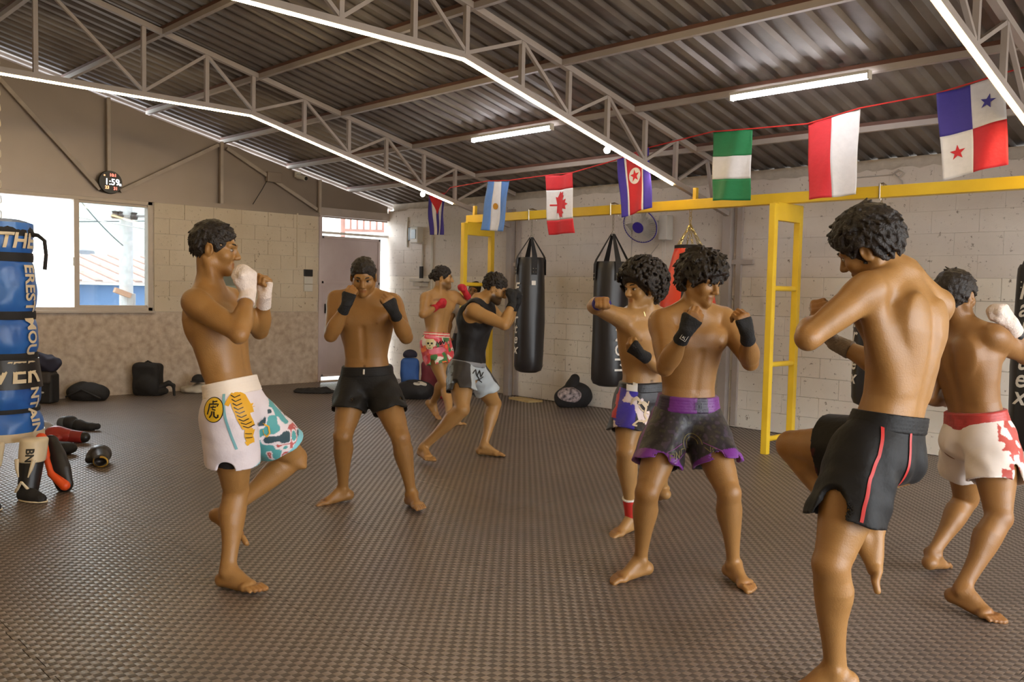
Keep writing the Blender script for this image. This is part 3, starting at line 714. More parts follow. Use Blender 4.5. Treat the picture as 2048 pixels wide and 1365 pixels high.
    def build_body(s, parent, belly=True, beard=0.0, spine_groove=1.0):
        j = s.J; sc = s.sc; pts = np.array([v for k, v in j.items() if k != 'hf']); pad = 0.2
        lo = pts.min(0) - pad; hi = pts.max(0) + pad; lo[2] = max(lo[2], -0.012)
        F = Field(lo, hi, s.h)
        s.torso(F)
        R1, F1 = s.frame(0.7); up = s.ax
        for sg, S in ((1, 'R'), (-1, 'L')):
            sh = j['sh' + S]; inn = s.N + (sh - s.N) * 0.25 - up * 0.02 * sc
            # girdle, traps, deltoid
            F.limb(inn, sh, [.052 * sc, .055 * sc, .056 * sc], 0.035)
            F.limb(s.N + up * 0.035 * sc + R1 * sg * 0.02 * sc - F1 * 0.015 * sc, sh + up * 0.012 * sc, [.036 * sc, .036 * sc, .040 * sc], 0.03)
            uarm = nrm(j['el' + S] - sh)
            F.ell(sh + uarm * 0.03 * sc + up * 0.004 + R1 * sg * 0.008, [uarm, orth(R1 * sg + up * 0.3, uarm), np.cross(uarm, orth(R1 * sg + up * 0.3, uarm))], (0.085 * sc, .056 * sc, .060 * sc), 0.02)
            # pectoral, lat, shoulder blade
            pc = s.spine(0.415) + R1 * sg * 0.070 * sc + F1 * 0.080 * sc
            F.ell(pc, [nrm(R1 * sg + up * 0.25), F1, np.cross(nrm(R1 * sg + up * 0.25), F1)], (0.084 * sc, 0.030 * sc, 0.062 * sc), 0.034)
            F.limb(pc + R1 * sg * 0.03 * sc, sh + uarm * 0.05 * sc, [.034 * sc, .030 * sc, .030 * sc], 0.03)
            F.limb(s.spine(0.20) + R1 * sg * 0.085 * sc - F1 * 0.035 * sc, sh + uarm * 0.045 * sc - F1 * 0.02 * sc - R1 * sg * 0.03 * sc, [.03 * sc, .045 * sc, .046 * sc, .036 * sc], 0.04)
            F.ell(s.spine(0.43) + R1 * sg * 0.080 * sc - F1 * 0.078 * sc, [nrm(R1 * sg), F1, up], (0.056 * sc, 0.022 * sc, 0.078 * sc), 0.045)
            # buttock
            F.ball(s.spine(-0.02) + s.hipR * sg * 0.07 * sc - s.hipF * 0.055 * sc, 0.085 * sc, 0.03)
            # upper arm muscles
            s.arm(F, S)
            el = j['el' + S]; fo = nrm(j['wr' + S] - el); ben = orth(fo, uarm)
            F.limb(sh + uarm * 0.10 * sc + ben * 0.014 * sc, sh + uarm * 0.21 * sc + ben * 0.012 * sc, [.030 * sc, .040 * sc, .030 * sc], 0.02)
            F.limb(sh + uarm * 0.08 * sc - ben * 0.014 * sc, sh + uarm * 0.20 * sc - ben * 0.010 * sc, [.032 * sc, .038 * sc, .028 * sc], 0.02)
            F.ball(el - ben * 0.012 * sc + uarm * 0.01 * sc, 0.029 * sc, 0.015)
            b2 = orth(uarm + 1e-3 * R1, fo); F.ell(el + fo * 0.075 * sc, [fo, b2, np.cross(fo, b2)], (0.075 * sc, .040 * sc, .046 * sc), 0.02)
            s.hand(F, S)
            # leg
            s.legs(F, S); kn, an, hi_ = j['kn' + S], j['an' + S], j['hi' + S]
            th = nrm(kn - hi_); sk = nrm(an - kn); back = (hi_ + an) / 2 - kn; back = orth(back - 0.10 * s.hipF * np.linalg.norm(th + sk), sk)
            fr = -orth(back, th); lat = np.cross(th, fr)
            F.limb(hi_ + th * 0.10 * sc + fr * 0.025 * sc, kn - th * 0.07 * sc + fr * 0.016 * sc, [.062 * sc, .068 * sc, .058 * sc, .040 * sc], 0.03)
            for q in (1, -1): F.limb(kn - th * 0.16 * sc + lat * q * 0.030 * sc, kn - th * 0.05 * sc + lat * q * 0.030 * sc + fr * 0.006, [.040 * sc, .040 * sc, .026 * sc], 0.02)
            F.limb(hi_ + th * 0.12 * sc - fr * 0.02 * sc, kn - th * 0.06 * sc - fr * 0.012 * sc, [.060 * sc, .060 * sc, .044 * sc], 0.03)
            F.ell(kn + fr * 0.026 * sc + sk * 0.0, [nrm(th + sk), lat, np.cross(nrm(th + sk), lat)], (0.036 * sc, .033 * sc, .026 * sc), 0.018)
            F.limb(kn, an, [r * sc * s.lf for r in (.051, .053, .052, .048, .041, .035, .031, .032)], 0.015)
            for q in (1, -1): F.limb(kn + sk * 0.05 * sc + back * 0.022 * sc + lat * q * 0.018 * sc, kn + sk * (0.20 if q > 0 else 0.18) * sc + back * 0.014 * sc + lat * q * 0.014 * sc, [.032 * sc, .047 * sc, .042 * sc, .026 * sc], 0.02)
            F.limb(kn + sk * 0.2 * sc + back * 0.01 * sc, an + back * 0.026 * sc, [.022 * sc, .016 * sc, .015 * sc], 0.02)
            f, u = s.foot_frame(S); la = np.cross(f, u); inner = -la * sg   # la points to the right of the foot
            F.ball(an + la * 0.030 * sc - u * 0.004, 0.016 * sc, 0.015); F.ball(an - la * 0.030 * sc + u * 0.006, 0.016 * sc, 0.015)
            heel = an - u * 0.046 * sc - f * 0.040 * sc; ball = an - u * 0.058 * sc + f * 0.115 * sc
            F.limb(an - u * 0.02 * sc, heel, [.034 * sc, .033 * sc], 0.02)
            F.limb(heel + f * 0.01, ball, [.031 * sc, .030 * sc, .030 * sc, .025 * sc], 0.015, flat=(la, 1.25))
            F.limb(an + f * 0.015 * sc - u * 0.006 * sc, ball + u * 0.006 * sc + inner * 0.012 * sc, [.037 * sc, .033 * sc, .026 * sc, .020 * sc], 0.02)
            F.limb(ball + la * 0.026 * sc, ball - la * 0.026 * sc, [.020 * sc, .021 * sc, .020 * sc], 0.012)
            for q in range(5):
                o = 0.034 - 0.0168 * q; r = (.0135, .0105, .0100, .0095, .0090)[q] * sc; ln = (0.066, 0.064, 0.058, 0.050, 0.040)[q]
                b0 = ball + inner * o * sc + f * 0.012 * sc * (1 - abs(q - 1) * 0.3) - u * 0.006 * sc; m = b0 + f * ln * 0.55 * sc + u * 0.006 * sc; e = b0 + f * ln * sc - u * 0.004 * sc
                F.limb(b0, m, [r * 1.05, r], 0.004); F.limb(m, e, [r, r * 0.95], 0.004)
        if spine_groove:
            F.limb(s.spine(0.06) - s.frame(0.2)[1] * 0.118 * sc, s.spine(0.46) - s.frame(0.8)[1] * 0.126 * sc, [.018 * sc, .020 * sc, .020 * sc], 0.03, sub=True, bend=s.bend * 0.35)
        if belly:
            nv = s.spine(0.13); Fq = s.frame(0.25)[1]; F.ball(nv + Fq * 0.104 * sc * s.fat, 0.011 * sc, 0.012, sub=True); s.navel = nv + Fq * 0.094 * sc
            F.limb(s.spine(0.18) + s.frame(.4)[1] * 0.108 * sc, s.spine(0.36) + s.frame(.6)[1] * 0.124 * sc, [.012 * sc, .012 * sc], 0.025, sub=True)
        # neck and head
        hp = s.hp
        F.limb(s.N - up * 0.02 * sc, hp(0, -0.025, -0.055), [.062 * sc, .057 * sc, .055 * sc], 0.03)
        for q in (1, -1): F.limb(hp(q * 0.058, -0.025, -0.05), s.N + F1 * 0.045 * sc + R1 * q * 0.018 * sc - up * 0.01, [.018 * sc, .016 * sc], 0.02)
        F.ell(hp(0, -0.016, 0.030), s.H, (.074 * sc, .094 * sc, .080 * sc), 0.02)
        F.ell(hp(0, 0.030, -0.022), s.H, (.061 * sc, .060 * sc, .084 * sc), 0.025)
        for q in (1, -1):
            F.limb(hp(0, 0.062, -0.092), hp(q * 0.050, -0.004, -0.062), [.020 * sc, .022 * sc, .021 * sc], 0.025)
            F.ball(hp(q * 0.043, 0.056, -0.030), 0.021 * sc, 0.025)
            F.limb(hp(q * 0.012, 0.086, 0.020), hp(q * 0.046, 0.068, 0.020), [.010 * sc, .010 * sc], 0.014)
            F.ball(hp(q * 0.030, 0.094, -0.001), 0.0135 * sc, 0.012, sub=True)
            F.ell(hp(q * 0.077, -0.012, -0.012), [nrm(s.H[0] * q * 0.94 - s.H[1] * 0.34), nrm(s.H[1] * 0.94 + s.H[0] * q * 0.34), s.H[2]], (.009 * sc, .021 * sc, .033 * sc), 0.006)
            F.ell(hp(q * 0.086, -0.008, -0.008), [nrm(s.H[0] * q * 0.94 - s.H[1] * 0.34), nrm(s.H[1] * 0.94 + s.H[0] * q * 0.34), s.H[2]], (.007 * sc, .010 * sc, .018 * sc), 0.004, sub=True)
            F.ball(hp(q * 0.012, 0.096, -0.036), 0.0085 * sc, 0.006)
        F.limb(hp(0, 0.086, 0.006), hp(0, 0.107, -0.030), [.0090 * sc, .0105 * sc, .0125 * sc], 0.010)
        F.limb(hp(-0.019, 0.083, -0.062), hp(0.019, 0.083, -0.062), [.005 * sc, .0085 * sc, .005 * sc], 0.006)
        F.limb(hp(-0.017, 0.081, -0.074), hp(0.017, 0.081, -0.074), [.006 * sc, .0095 * sc, .006 * sc], 0.006)
        F.ball(hp(0, 0.074, -0.098), 0.017 * sc, 0.02)
        V, Q = F.mesh(2)
        # complexion
        n1 = vnoise(V, 9, 1); n2 = vnoise(V, 40, 2)
        C = s.skin[None] * (0.90 + 0.16 * n1 + 0.06 * n2)[:, None]
        def spot(p, r, col, soft=0.5):
            nonlocal C
            d = np.linalg.norm(V - p, axis=1); w = np.clip((r - d) / (r * soft), 0, 1)[:, None]; C = C * (1 - w) + np.array(col)[None] * w
        red = s.skin * np.array([0.82, 0.62, 0.60])
        for x in (-0.014, -0.005, 0.005, 0.014): spot(hp(x, 0.090, -0.068), 0.0125 * sc, red, 0.4)
        for q in (1, -1):
            spot(s.spine(0.395) + R1 * q * 0.095 * sc + F1 * 0.105 * sc, 0.017 * sc, s.skin * np.array([0.50, 0.36, 0.34]), 0.4)
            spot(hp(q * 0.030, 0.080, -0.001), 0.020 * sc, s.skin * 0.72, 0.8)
        if belly: spot(s.navel, 0.013 * sc, s.skin * 0.45, 0.6)
        for S in 'RL':
            for nm, r in (('kn', .07), ('el', .055), ('ha', .06), ('to', .06)): spot(j[nm + S], r * sc, s.skin * np.array([0.92, 0.78, 0.72]), 1.0)
        if beard:
            L = (V - s.hc) @ s.H.T / sc; w = np.clip((L[:, 1] + 0.012) / 0.02, 0, 1) * np.clip((-0.035 - L[:, 2]) / 0.02, 0, 1) * np.clip((L[:, 2] + 0.135) / 0.02, 0, 1) * (np.abs(L[:, 0]) < 0.09)
            lip = np.exp(-((L[:, 0] / 0.022) ** 2 + ((L[:, 2] + 0.068) / 0.013) ** 2)); w = (w * (1 - lip) * beard)[:, None]; C = C * (1 - w) + lin(34, 24, 18)[None] * w
        o = link('body', tint_mesh('body', V, Q, C), M_SKIN, parent)
        # eyes, brows
        for q in (1, -1):
            E = Field(hp(q * 0.030, 0.074, -0.001) - 0.03, hp(q * 0.030, 0.074, -0.001) + 0.03, 0.0022)
            E.ell(hp(q * 0.030, 0.0735, -0.001), s.H, (.0150 * sc, .0125 * sc, .0085 * sc), 0)
            v, f = E.mesh(1); L = (v - hp(q * 0.030, 0.0735, -0.001)) @ s.H.T / sc
            c = np.where((np.hypot(L[:, 0], L[:, 2]) < 0.0072)[:, None], lin(30, 18, 12)[None], lin(156, 140, 126)[None])
            c = np.where((L[:, 2] > 0.0038)[:, None], lin(24, 16, 12)[None], c); link('eye', tint_mesh('eye', v, f, c), M_EYE, parent)
            B = MB(); B.tube([Vector(hp(q * 0.012, 0.0930, 0.021)), Vector(hp(q * 0.024, 0.0895, 0.026)), Vector(hp(q * 0.038, 0.0800, 0.026)), Vector(hp(q * 0.049, 0.0690, 0.020))], [0.003 * sc, 0.0045 * sc, 0.004 * sc, 0.002 * sc], 6); B.build('eyebrow', M_HAIR, parent, True)
        return o
    def wrap(s, parent, S, m, name='hand_wrap', back=0.075, full=False):
        j = s.J; W = j['wr' + S]; fo = nrm(W - j['el' + S]); c = (W + j['ha' + S]) / 2
        F = Field(c - 0.16, c + 0.16, 0.004); g = 0.0045
        F.limb(W - fo * back * s.sc, W, [.0335 * s.sc + g, .030 * s.sc + g, .028 * s.sc + g], 0.008)
        d, n, t = s.hand(F, S, g, 'wrap')
        if full: s.hand(F, S, 0.0, 'all', 0.012); F.F -= 0.003; F.ball(W + (d * 0.085 + n * 0.03) * s.sc, 0.034 * s.sc, 0.02)
        else: F.half(W + d * 0.072 * s.sc, d, 0.006)
        F.half(W - fo * back * 0.92 * s.sc, -fo, 0.003)
        X, Y, Z = F.grid(); ph = (X - W[0]) * fo[0] + (Y - W[1]) * fo[1] + (Z - W[2]) * fo[2] + 0.35 * ((X - W[0]) * t[0] + (Y - W[1]) * t[1] + (Z - W[2]) * t[2])
        F.F = (F.F + 0.0011 * np.abs(np.sin(ph * 150))).astype(np.float32)      # wound layers
        V, Q = F.mesh(2); return link(name, npmesh(name, V, Q), m, parent)
    def hair(s, parent, top=0.022, side=0.010, back=0.012, front=(0.084, 0.058), burn=(0.022, -0.034), nape=-0.078, clumps=0, cl=(0.03, 0.008), comb=(0, 0.6, -0.5), curls=0, curl_r=0.016, bun=False, seed=1, fringe=0.0, puff=0.0, lift=0.06):
        sc = s.sc; hp = s.hp; F = Field(s.hc - 0.23, s.hc + 0.23, 0.0036); rg = np.random.default_rng(seed)
        c0 = hp(0, -0.016, 0.030); r0 = np.array([.074, .094, .080])
        F.ell(hp(0, -0.016 - (back - side) * 0.3, 0.030 + (top - side) * 0.5), s.H, ((.074 + side) * sc, (.094 + (back + side) / 2) * sc, (.080 + (top + side) / 2) * sc), 0)
        if puff: F.ell(hp(0, -0.030, 0.035), s.H, ((.074 + puff) * sc, (.086 + puff) * sc, (.086 + puff) * sc), 0.02)
        f0, b0 = np.array(front), np.array(burn); dv = f0 - b0; nn = np.array([dv[1], -dv[0]]); nn = nn / np.linalg.norm(nn)   # points down-forward
        def keep(l): return (l[1] - f0[0]) * nn[0] + (l[2] - f0[1]) * nn[1] < 0 and l[2] > nape
        for i in range(clumps):
            v = rg.normal(size=3); v /= np.linalg.norm(v); l = v * (r0 + puff * 0.8 + np.array([side, (back + side) / 2, top]) * 0.75) + np.array([0, -0.016, 0.030])
            if not keep(l): continue
            cb = np.array(comb, float) if v[1] > -0.15 else np.array([0, -0.15, -0.9]); cb = cb - v * (cb @ v) * 0.9; cd = cb + lift * v + rg.normal(size=3) * 0.16; cd /= np.linalg.norm(cd); L = cl[0] * rg.uniform(0.7, 1.3)
            e = l + cd * L
            F.limb(hp(*l), hp(*e), [cl[1] * 1.3 * sc, cl[1] * sc, cl[1] * 0.6 * sc], 0.005)
        F2 = F
        for i in range(curls):
            v = rg.normal(size=3); v /= np.linalg.norm(v); l = v * (r0 + side + puff + (top - side) * max(v[2], 0)) + np.array([0, -0.020 - 0.2 * puff, 0.030])
            if not keep(l + np.array([0, 0.0, 0.0])): continue
            F.ball(hp(*l), curl_r * sc * rg.uniform(0.6, 1.15), 0.004)
        # hairline
        n3 = s.H[1] * nn[0] + s.H[2] * nn[1]; F.half(hp(0, *f0), n3, 0.010); F.half(hp(0, 0, nape), nrm(-s.H[2] + 0.25 * s.H[1]), 0.016)
        for q in (1, -1): F.ell(hp(q * 0.090, -0.006, -0.022), s.H, (0.030 * sc, 0.028 * sc, 0.036 * sc), 0.008, sub=True)
        if fringe:
            for i in range(26):
                x = rg.uniform(-0.062, 0.062); a = (x, 0.074 - 2.2 * x * x * 8 * 0.3, 0.075); e = (x * 1.1 + rg.normal() * 0.006, 0.098 - 8 * x * x, 0.060 - fringe * rg.uniform(0.5, 1.1)); F.limb(hp(*a), hp(*e), [.015 * sc, .012 * sc, .004 * sc], 0.006)
        if bun:
            for i in range(14): v = rg.normal(size=3) * 0.010; F.ball(hp(v[0], -0.128 + v[1], 0.0 + v[2]), 0.016 * sc, 0.006)
            F.limb(hp(0, -0.10, 0.01), hp(0, -0.125, 0), [.014 * sc, .014 * sc], 0.01)
        X, Y, Z = F.grid(); q = 170.0
        F.F = (F.F + 0.0012 * (np.sin(X * q + 2 * np.sin(Z * 60)) * np.sin(Y * q * 0.9 + 1.7 * np.sin(X * 55)) + np.sin(Z * q * 1.1 + 2 * np.sin(Y * 70)))).astype(np.float32)
        V, Q = F.mesh(1); return link('hair', npmesh('hair', V, Q), M_HAIR, parent)
    def shorts(s, parent, color, waist=0.115, band=0.055, lenR=0.52, lenL=0.52, flare=0.030, grow=0.012, m=None, band_color=None, slit=0.0, band_grow=0.006, folds=0.006, name='shorts', slitside='RL', tilt=0.0, h=0.005):
        j = s.J; sc = s.sc; pts = np.array([s.spine(waist), j['hiR'], j['hiL'], j['knR'], j['knL']]); F = Field(pts.min(0) - 0.24, pts.max(0) + 0.24, h)
        s.torso(F, grow, -0.06, waist + 0.03, 0.02)
        for sg in (1, -1): F.ball(s.spine(-0.02) + s.hipR * sg * 0.07 * sc - s.hipF * 0.055 * sc, 0.074 * sc + grow, 0.06)
        info = {}
        X, Y, Z = F.grid()
        LF = []
        for S, sg, ln in (('R', 1, lenR), ('L', -1, lenL)):
            h0, kn = j['hi' + S], j['kn' + S]; th = nrm(kn - h0); Lt = np.linalg.norm(kn - h0); e = h0 + th * Lt * ln
            out = orth(s.hipR * sg + 0.15 * s.hipF, th); dn = max(0.0, -th[2]); c1 = e + out * 0.004 * sc - np.array([0, 0, 0.012]) * dn - (th - np.array([0, 0, -1.0])) * 0.02 * dn
            info[S] = (h0, th, Lt * ln, out, np.cross(th, out))
            G = Field(F.lo, F.lo + (F.n - 1.3) * F.h, h)
            G.limb(h0 + th * 0.0, c1 + th * 0.12, [(.098 * sc + grow), (.100 * sc + grow + flare * 0.2), (.094 * sc + grow + flare * 0.5), (.094 * sc + grow + flare * 0.7)], 0, flat=(np.cross(th, out), 1.06))
            hem_n = nrm(th * (1 - 0.5 * dn) + np.array([0, 0, -0.5]) * dn + out * tilt)
            G.half(e, hem_n, 0.0)
            # hollow
            G.limb(h0 + th * Lt * ln * 0.45, c1 + th * 0.12, [(.088 * sc), (.085 * sc + grow + flare * 0.5) - 0.003, (.086 * sc + grow + flare * 0.7) - 0.004], 0.0, sub=True, flat=(np.cross(th, out), 1.06))
            if slit and S in slitside: G.limb(e + out * 0.13 * sc - th * slit * 0.30, e + out * 0.15 * sc + th * 0.06, [slit * 0.42, slit * 0.55, slit * 0.62], 0.005, sub=True)
            LF.append(G.F)
        k = 0.025
        for g in LF:
            t = np.maximum(k - np.abs(F.F - g), 0) / k; F.F = np.minimum(F.F, g) - t * t * k * 0.25
        F.half(s.spine(waist), s.ax, 0.004)
        if folds:
            Fo = s.hipF; R = s.hipR; u = (X - s.P[0]) * R[0] + (Y - s.P[1]) * R[1] + (Z - s.P[2]) * R[2]; v = (X - s.P[0]) * Fo[0] + (Y - s.P[1]) * Fo[1] + (Z - s.P[2]) * Fo[2]
            w = (X - s.P[0]) * s.ax[0] + (Y - s.P[1]) * s.ax[1] + (Z - s.P[2]) * s.ax[2]
            amp = np.clip((0.06 - w) / 0.12, 0, 1)
            F.F = (F.F + amp * folds * (np.sin(u * 46 + 9 * w + 1.2 * np.sin(v * 30)) * 0.6 + np.sin(v * 52 - 12 * w + 1.4 * np.sin(u * 26 + 2)) * 0.5 + 0.35 * np.sin(w * 70 + u * 35 + v * 20))).astype(np.float32)
        V, Q = F.mesh(2)
        C = color(s, V, info) if callable(color) else np.tile(np.array(color), (len(V), 1))
        o = link(name, tint_mesh(name, V, Q, C), m or M_CLOTH, parent); o['_v'] = 0
        del o['_v']
        s.shorts_bvh = BVHTree.FromPolygons([tuple(v) for v in V], [tuple(q) for q in Q.tolist()])
        if band:
            B = Field(s.spine(waist) - 0.28, s.spine(waist) + 0.28, h); s.torso(B, grow + band_grow, waist - 0.12, waist + 0.05, 0); B.half(s.spine(waist + 0.006), s.ax, 0.003); B.half(s.spine(waist + 0.006 - band), -s.ax, 0.003)
            X, Y, Z = B.grid(); w = (X - s.P[0]) * s.ax[0] + (Y - s.P[1]) * s.ax[1] + (Z - s.P[2]) * s.ax[2]
            B.F = (B.F + 0.0012 * np.sin(w * 2 * math.pi / 0.0135)).astype(np.float32)
            v, q = B.mesh(1); bc = band_color if band_color is not None else color
            c = bc(s, v, info) if callable(bc) else np.tile(np.array(bc), (len(v), 1)); link('waistband', tint_mesh('waistband', v, q, c), m or M_CLOTH, o)
        return o
    def top(s, parent, color, lo=-0.03, grow=0.012, neck=0.075, armhole=0.085, sleeve=0.0, m=None, name='tank_top', folds=0.003):
        j = s.J; sc = s.sc; pts = np.array([s.P, s.N, j['shR'], j['shL']]); F = Field(pts.min(0) - 0.25, pts.max(0) + 0.25, 0.0055)
        s.torso(F, grow, lo - 0.06, 0.55, 0.02); R1, F1 = s.frame(0.7); up = s.ax
        for sg, S in ((1, 'R'), (-1, 'L')):
            sh = j['sh' + S]; F.limb(s.N + (sh - s.N) * 0.2, sh, [.058 * sc + grow, .060 * sc + grow, .06 * sc + grow], 0.03)
            pc = s.spine(0.415) + R1 * sg * 0.070 * sc + F1 * 0.080 * sc; F.ell(pc, [R1, F1, up], (0.082 * sc + grow, 0.036 * sc + grow, 0.066 * sc + grow), 0.025)
            F.ell(s.spine(0.43) + R1 * sg * 0.080 * sc - F1 * 0.078 * sc, [R1, F1, up], (0.058 * sc + grow, 0.028 * sc + grow, 0.075 * sc + grow), 0.03)
            if sleeve: F.limb(sh, j['el' + S], [.07 * sc + grow, .066 * sc + grow, .066 * sc + grow, .064 * sc + grow], 0.02)
        for sg, S in ((1, 'R'), (-1, 'L')):
            sh = j['sh' + S]; ua = nrm(j['el' + S] - sh)
            if sleeve: F.half(sh + ua * sleeve, ua, 0.0) if False else F.limb(sh + ua * (sleeve + 0.10), j['el' + S] + ua * 0.2, [0.12, 0.12], 0.0, sub=True)
            else: F.ell(sh + R1 * sg * 0.035 * sc - up * 0.01, [R1, F1, up], (0.072 * sc, 0.11 * sc, 0.10 * sc), 0.006, sub=True); F.limb(sh + ua * 0.03, j['el' + S], [.075 * sc, .07 * sc], 0.004, sub=True)
        F.limb(s.N + up * 0.05 + F1 * 0.02, s.N + up * 0.10, [neck * sc, neck * sc * 1.2], 0.004, sub=True)
        F.half(s.spine(lo), -s.ax, 0.0)
        if folds:
            X, Y, Z = F.grid(); u = X * R1[0] + Y * R1[1] + Z * R1[2]; w = X * up[0] + Y * up[1] + Z * up[2]; v = X * F1[0] + Y * F1[1] + Z * F1[2]
            F.F = (F.F + folds * np.sin(u * 40 + v * 25 + 3 * np.sin(w * 14)) + folds * 0.6 * np.sin(w * 38 + 2 * np.sin(u * 20 + v * 18))).astype(np.float32)
        V, Q = F.mesh(2); return link(name, tint_mesh(name, V, Q, color), m or M_CLOTH, parent)
    def sleeve_part(s, parent, a, b, rs, m, name):
        F = Field(np.minimum(a, b) - 0.15, np.maximum(a, b) + 0.15, 0.004); F.limb(a, b, rs, 0); d = nrm(b - a); F.half(b, d); F.half(a, -d); V, Q = F.mesh(1)
        return link(name, npmesh(name, V, Q), m, parent)
def decal(bvh, o, u, v, n, strokes, m, name, parent, lift=0.0025, step=0.006):
    """printed strokes [(points, width)] in the plane (u,v) at o, laid on the cloth along -n"""
    o, u, v, n = (Vector(tuple(x)) for x in (o, u, v, n)); 
    def lay(a, b):
        # projects onto the cloth
        p = o + u * a + v * b + n * 0.35
        hit, nr, i, d = bvh.ray_cast(p, -n, 0.7)
        return (hit + nr * lift * (1 if nr.dot(n) > 0 else -1)) if hit is not None else None
    res = None
    for si, st in enumerate(strokes):
        P, w = st; mb = MB(); bm = mb.bm; lift = lift + 0.00015
        pts = []
        for (a, b) in zip(P[:-1], P[1:]):
            L = math.hypot(b[0] - a[0], b[1] - a[1]); k = max(1, int(L / step))
            pts += [(a[0] + (b[0] - a[0]) * i / k, a[1] + (b[1] - a[1]) * i / k) for i in range(k)]
        pts.append(P[-1]); N = len(pts); prev = None
        for i, p in enumerate(pts):
            q0, q1 = pts[max(i - 1, 0)], pts[min(i + 1, N - 1)]; tx, ty = q1[0] - q0[0], q1[1] - q0[1]; l = math.hypot(tx, ty) or 1; nx, ny = -ty / l, tx / l
            t = i / max(N - 1, 1); ww = (w(t) if callable(w) else w) / 2; row = []
            for e in (-1, -0.67, -0.33, 0, 0.33, 0.67, 1):
                h = lay(p[0] + nx * ww * e, p[1] + ny * ww * e); row.append(bm.verts.new(h) if h is not None else None)
            if prev:
                for a in range(6):
                    qd = (prev[a], prev[a + 1], row[a + 1], row[a])
                    if all(x is not None for x in qd) and max((qd[i].co - qd[i - 1].co).length for i in range(4)) < 0.03: bm.faces.new(qd)
            prev = row
        # keep the one connected piece the cloth shows
        seen, best = set(), []
        for f0 in bm.faces:
            if f0 in seen: continue
            comp, todo = [], [f0]; seen.add(f0)
            while todo:
                g = todo.pop(); comp.append(g)
                for e in g.edges:
                    for h in e.link_faces:
                        if h not in seen: seen.add(h); todo.append(h)
            if len(comp) > len(best): best = comp
        bs = set(best); bmesh.ops.delete(bm, geom=[g for g in bm.faces if g not in bs], context='FACES')
        for v_ in [v_ for v_ in bm.verts if not v_.link_faces]: bm.verts.remove(v_)
        if len(bm.faces): res = mb.build(name, m, parent, True)
        else: bm.free()
    return res
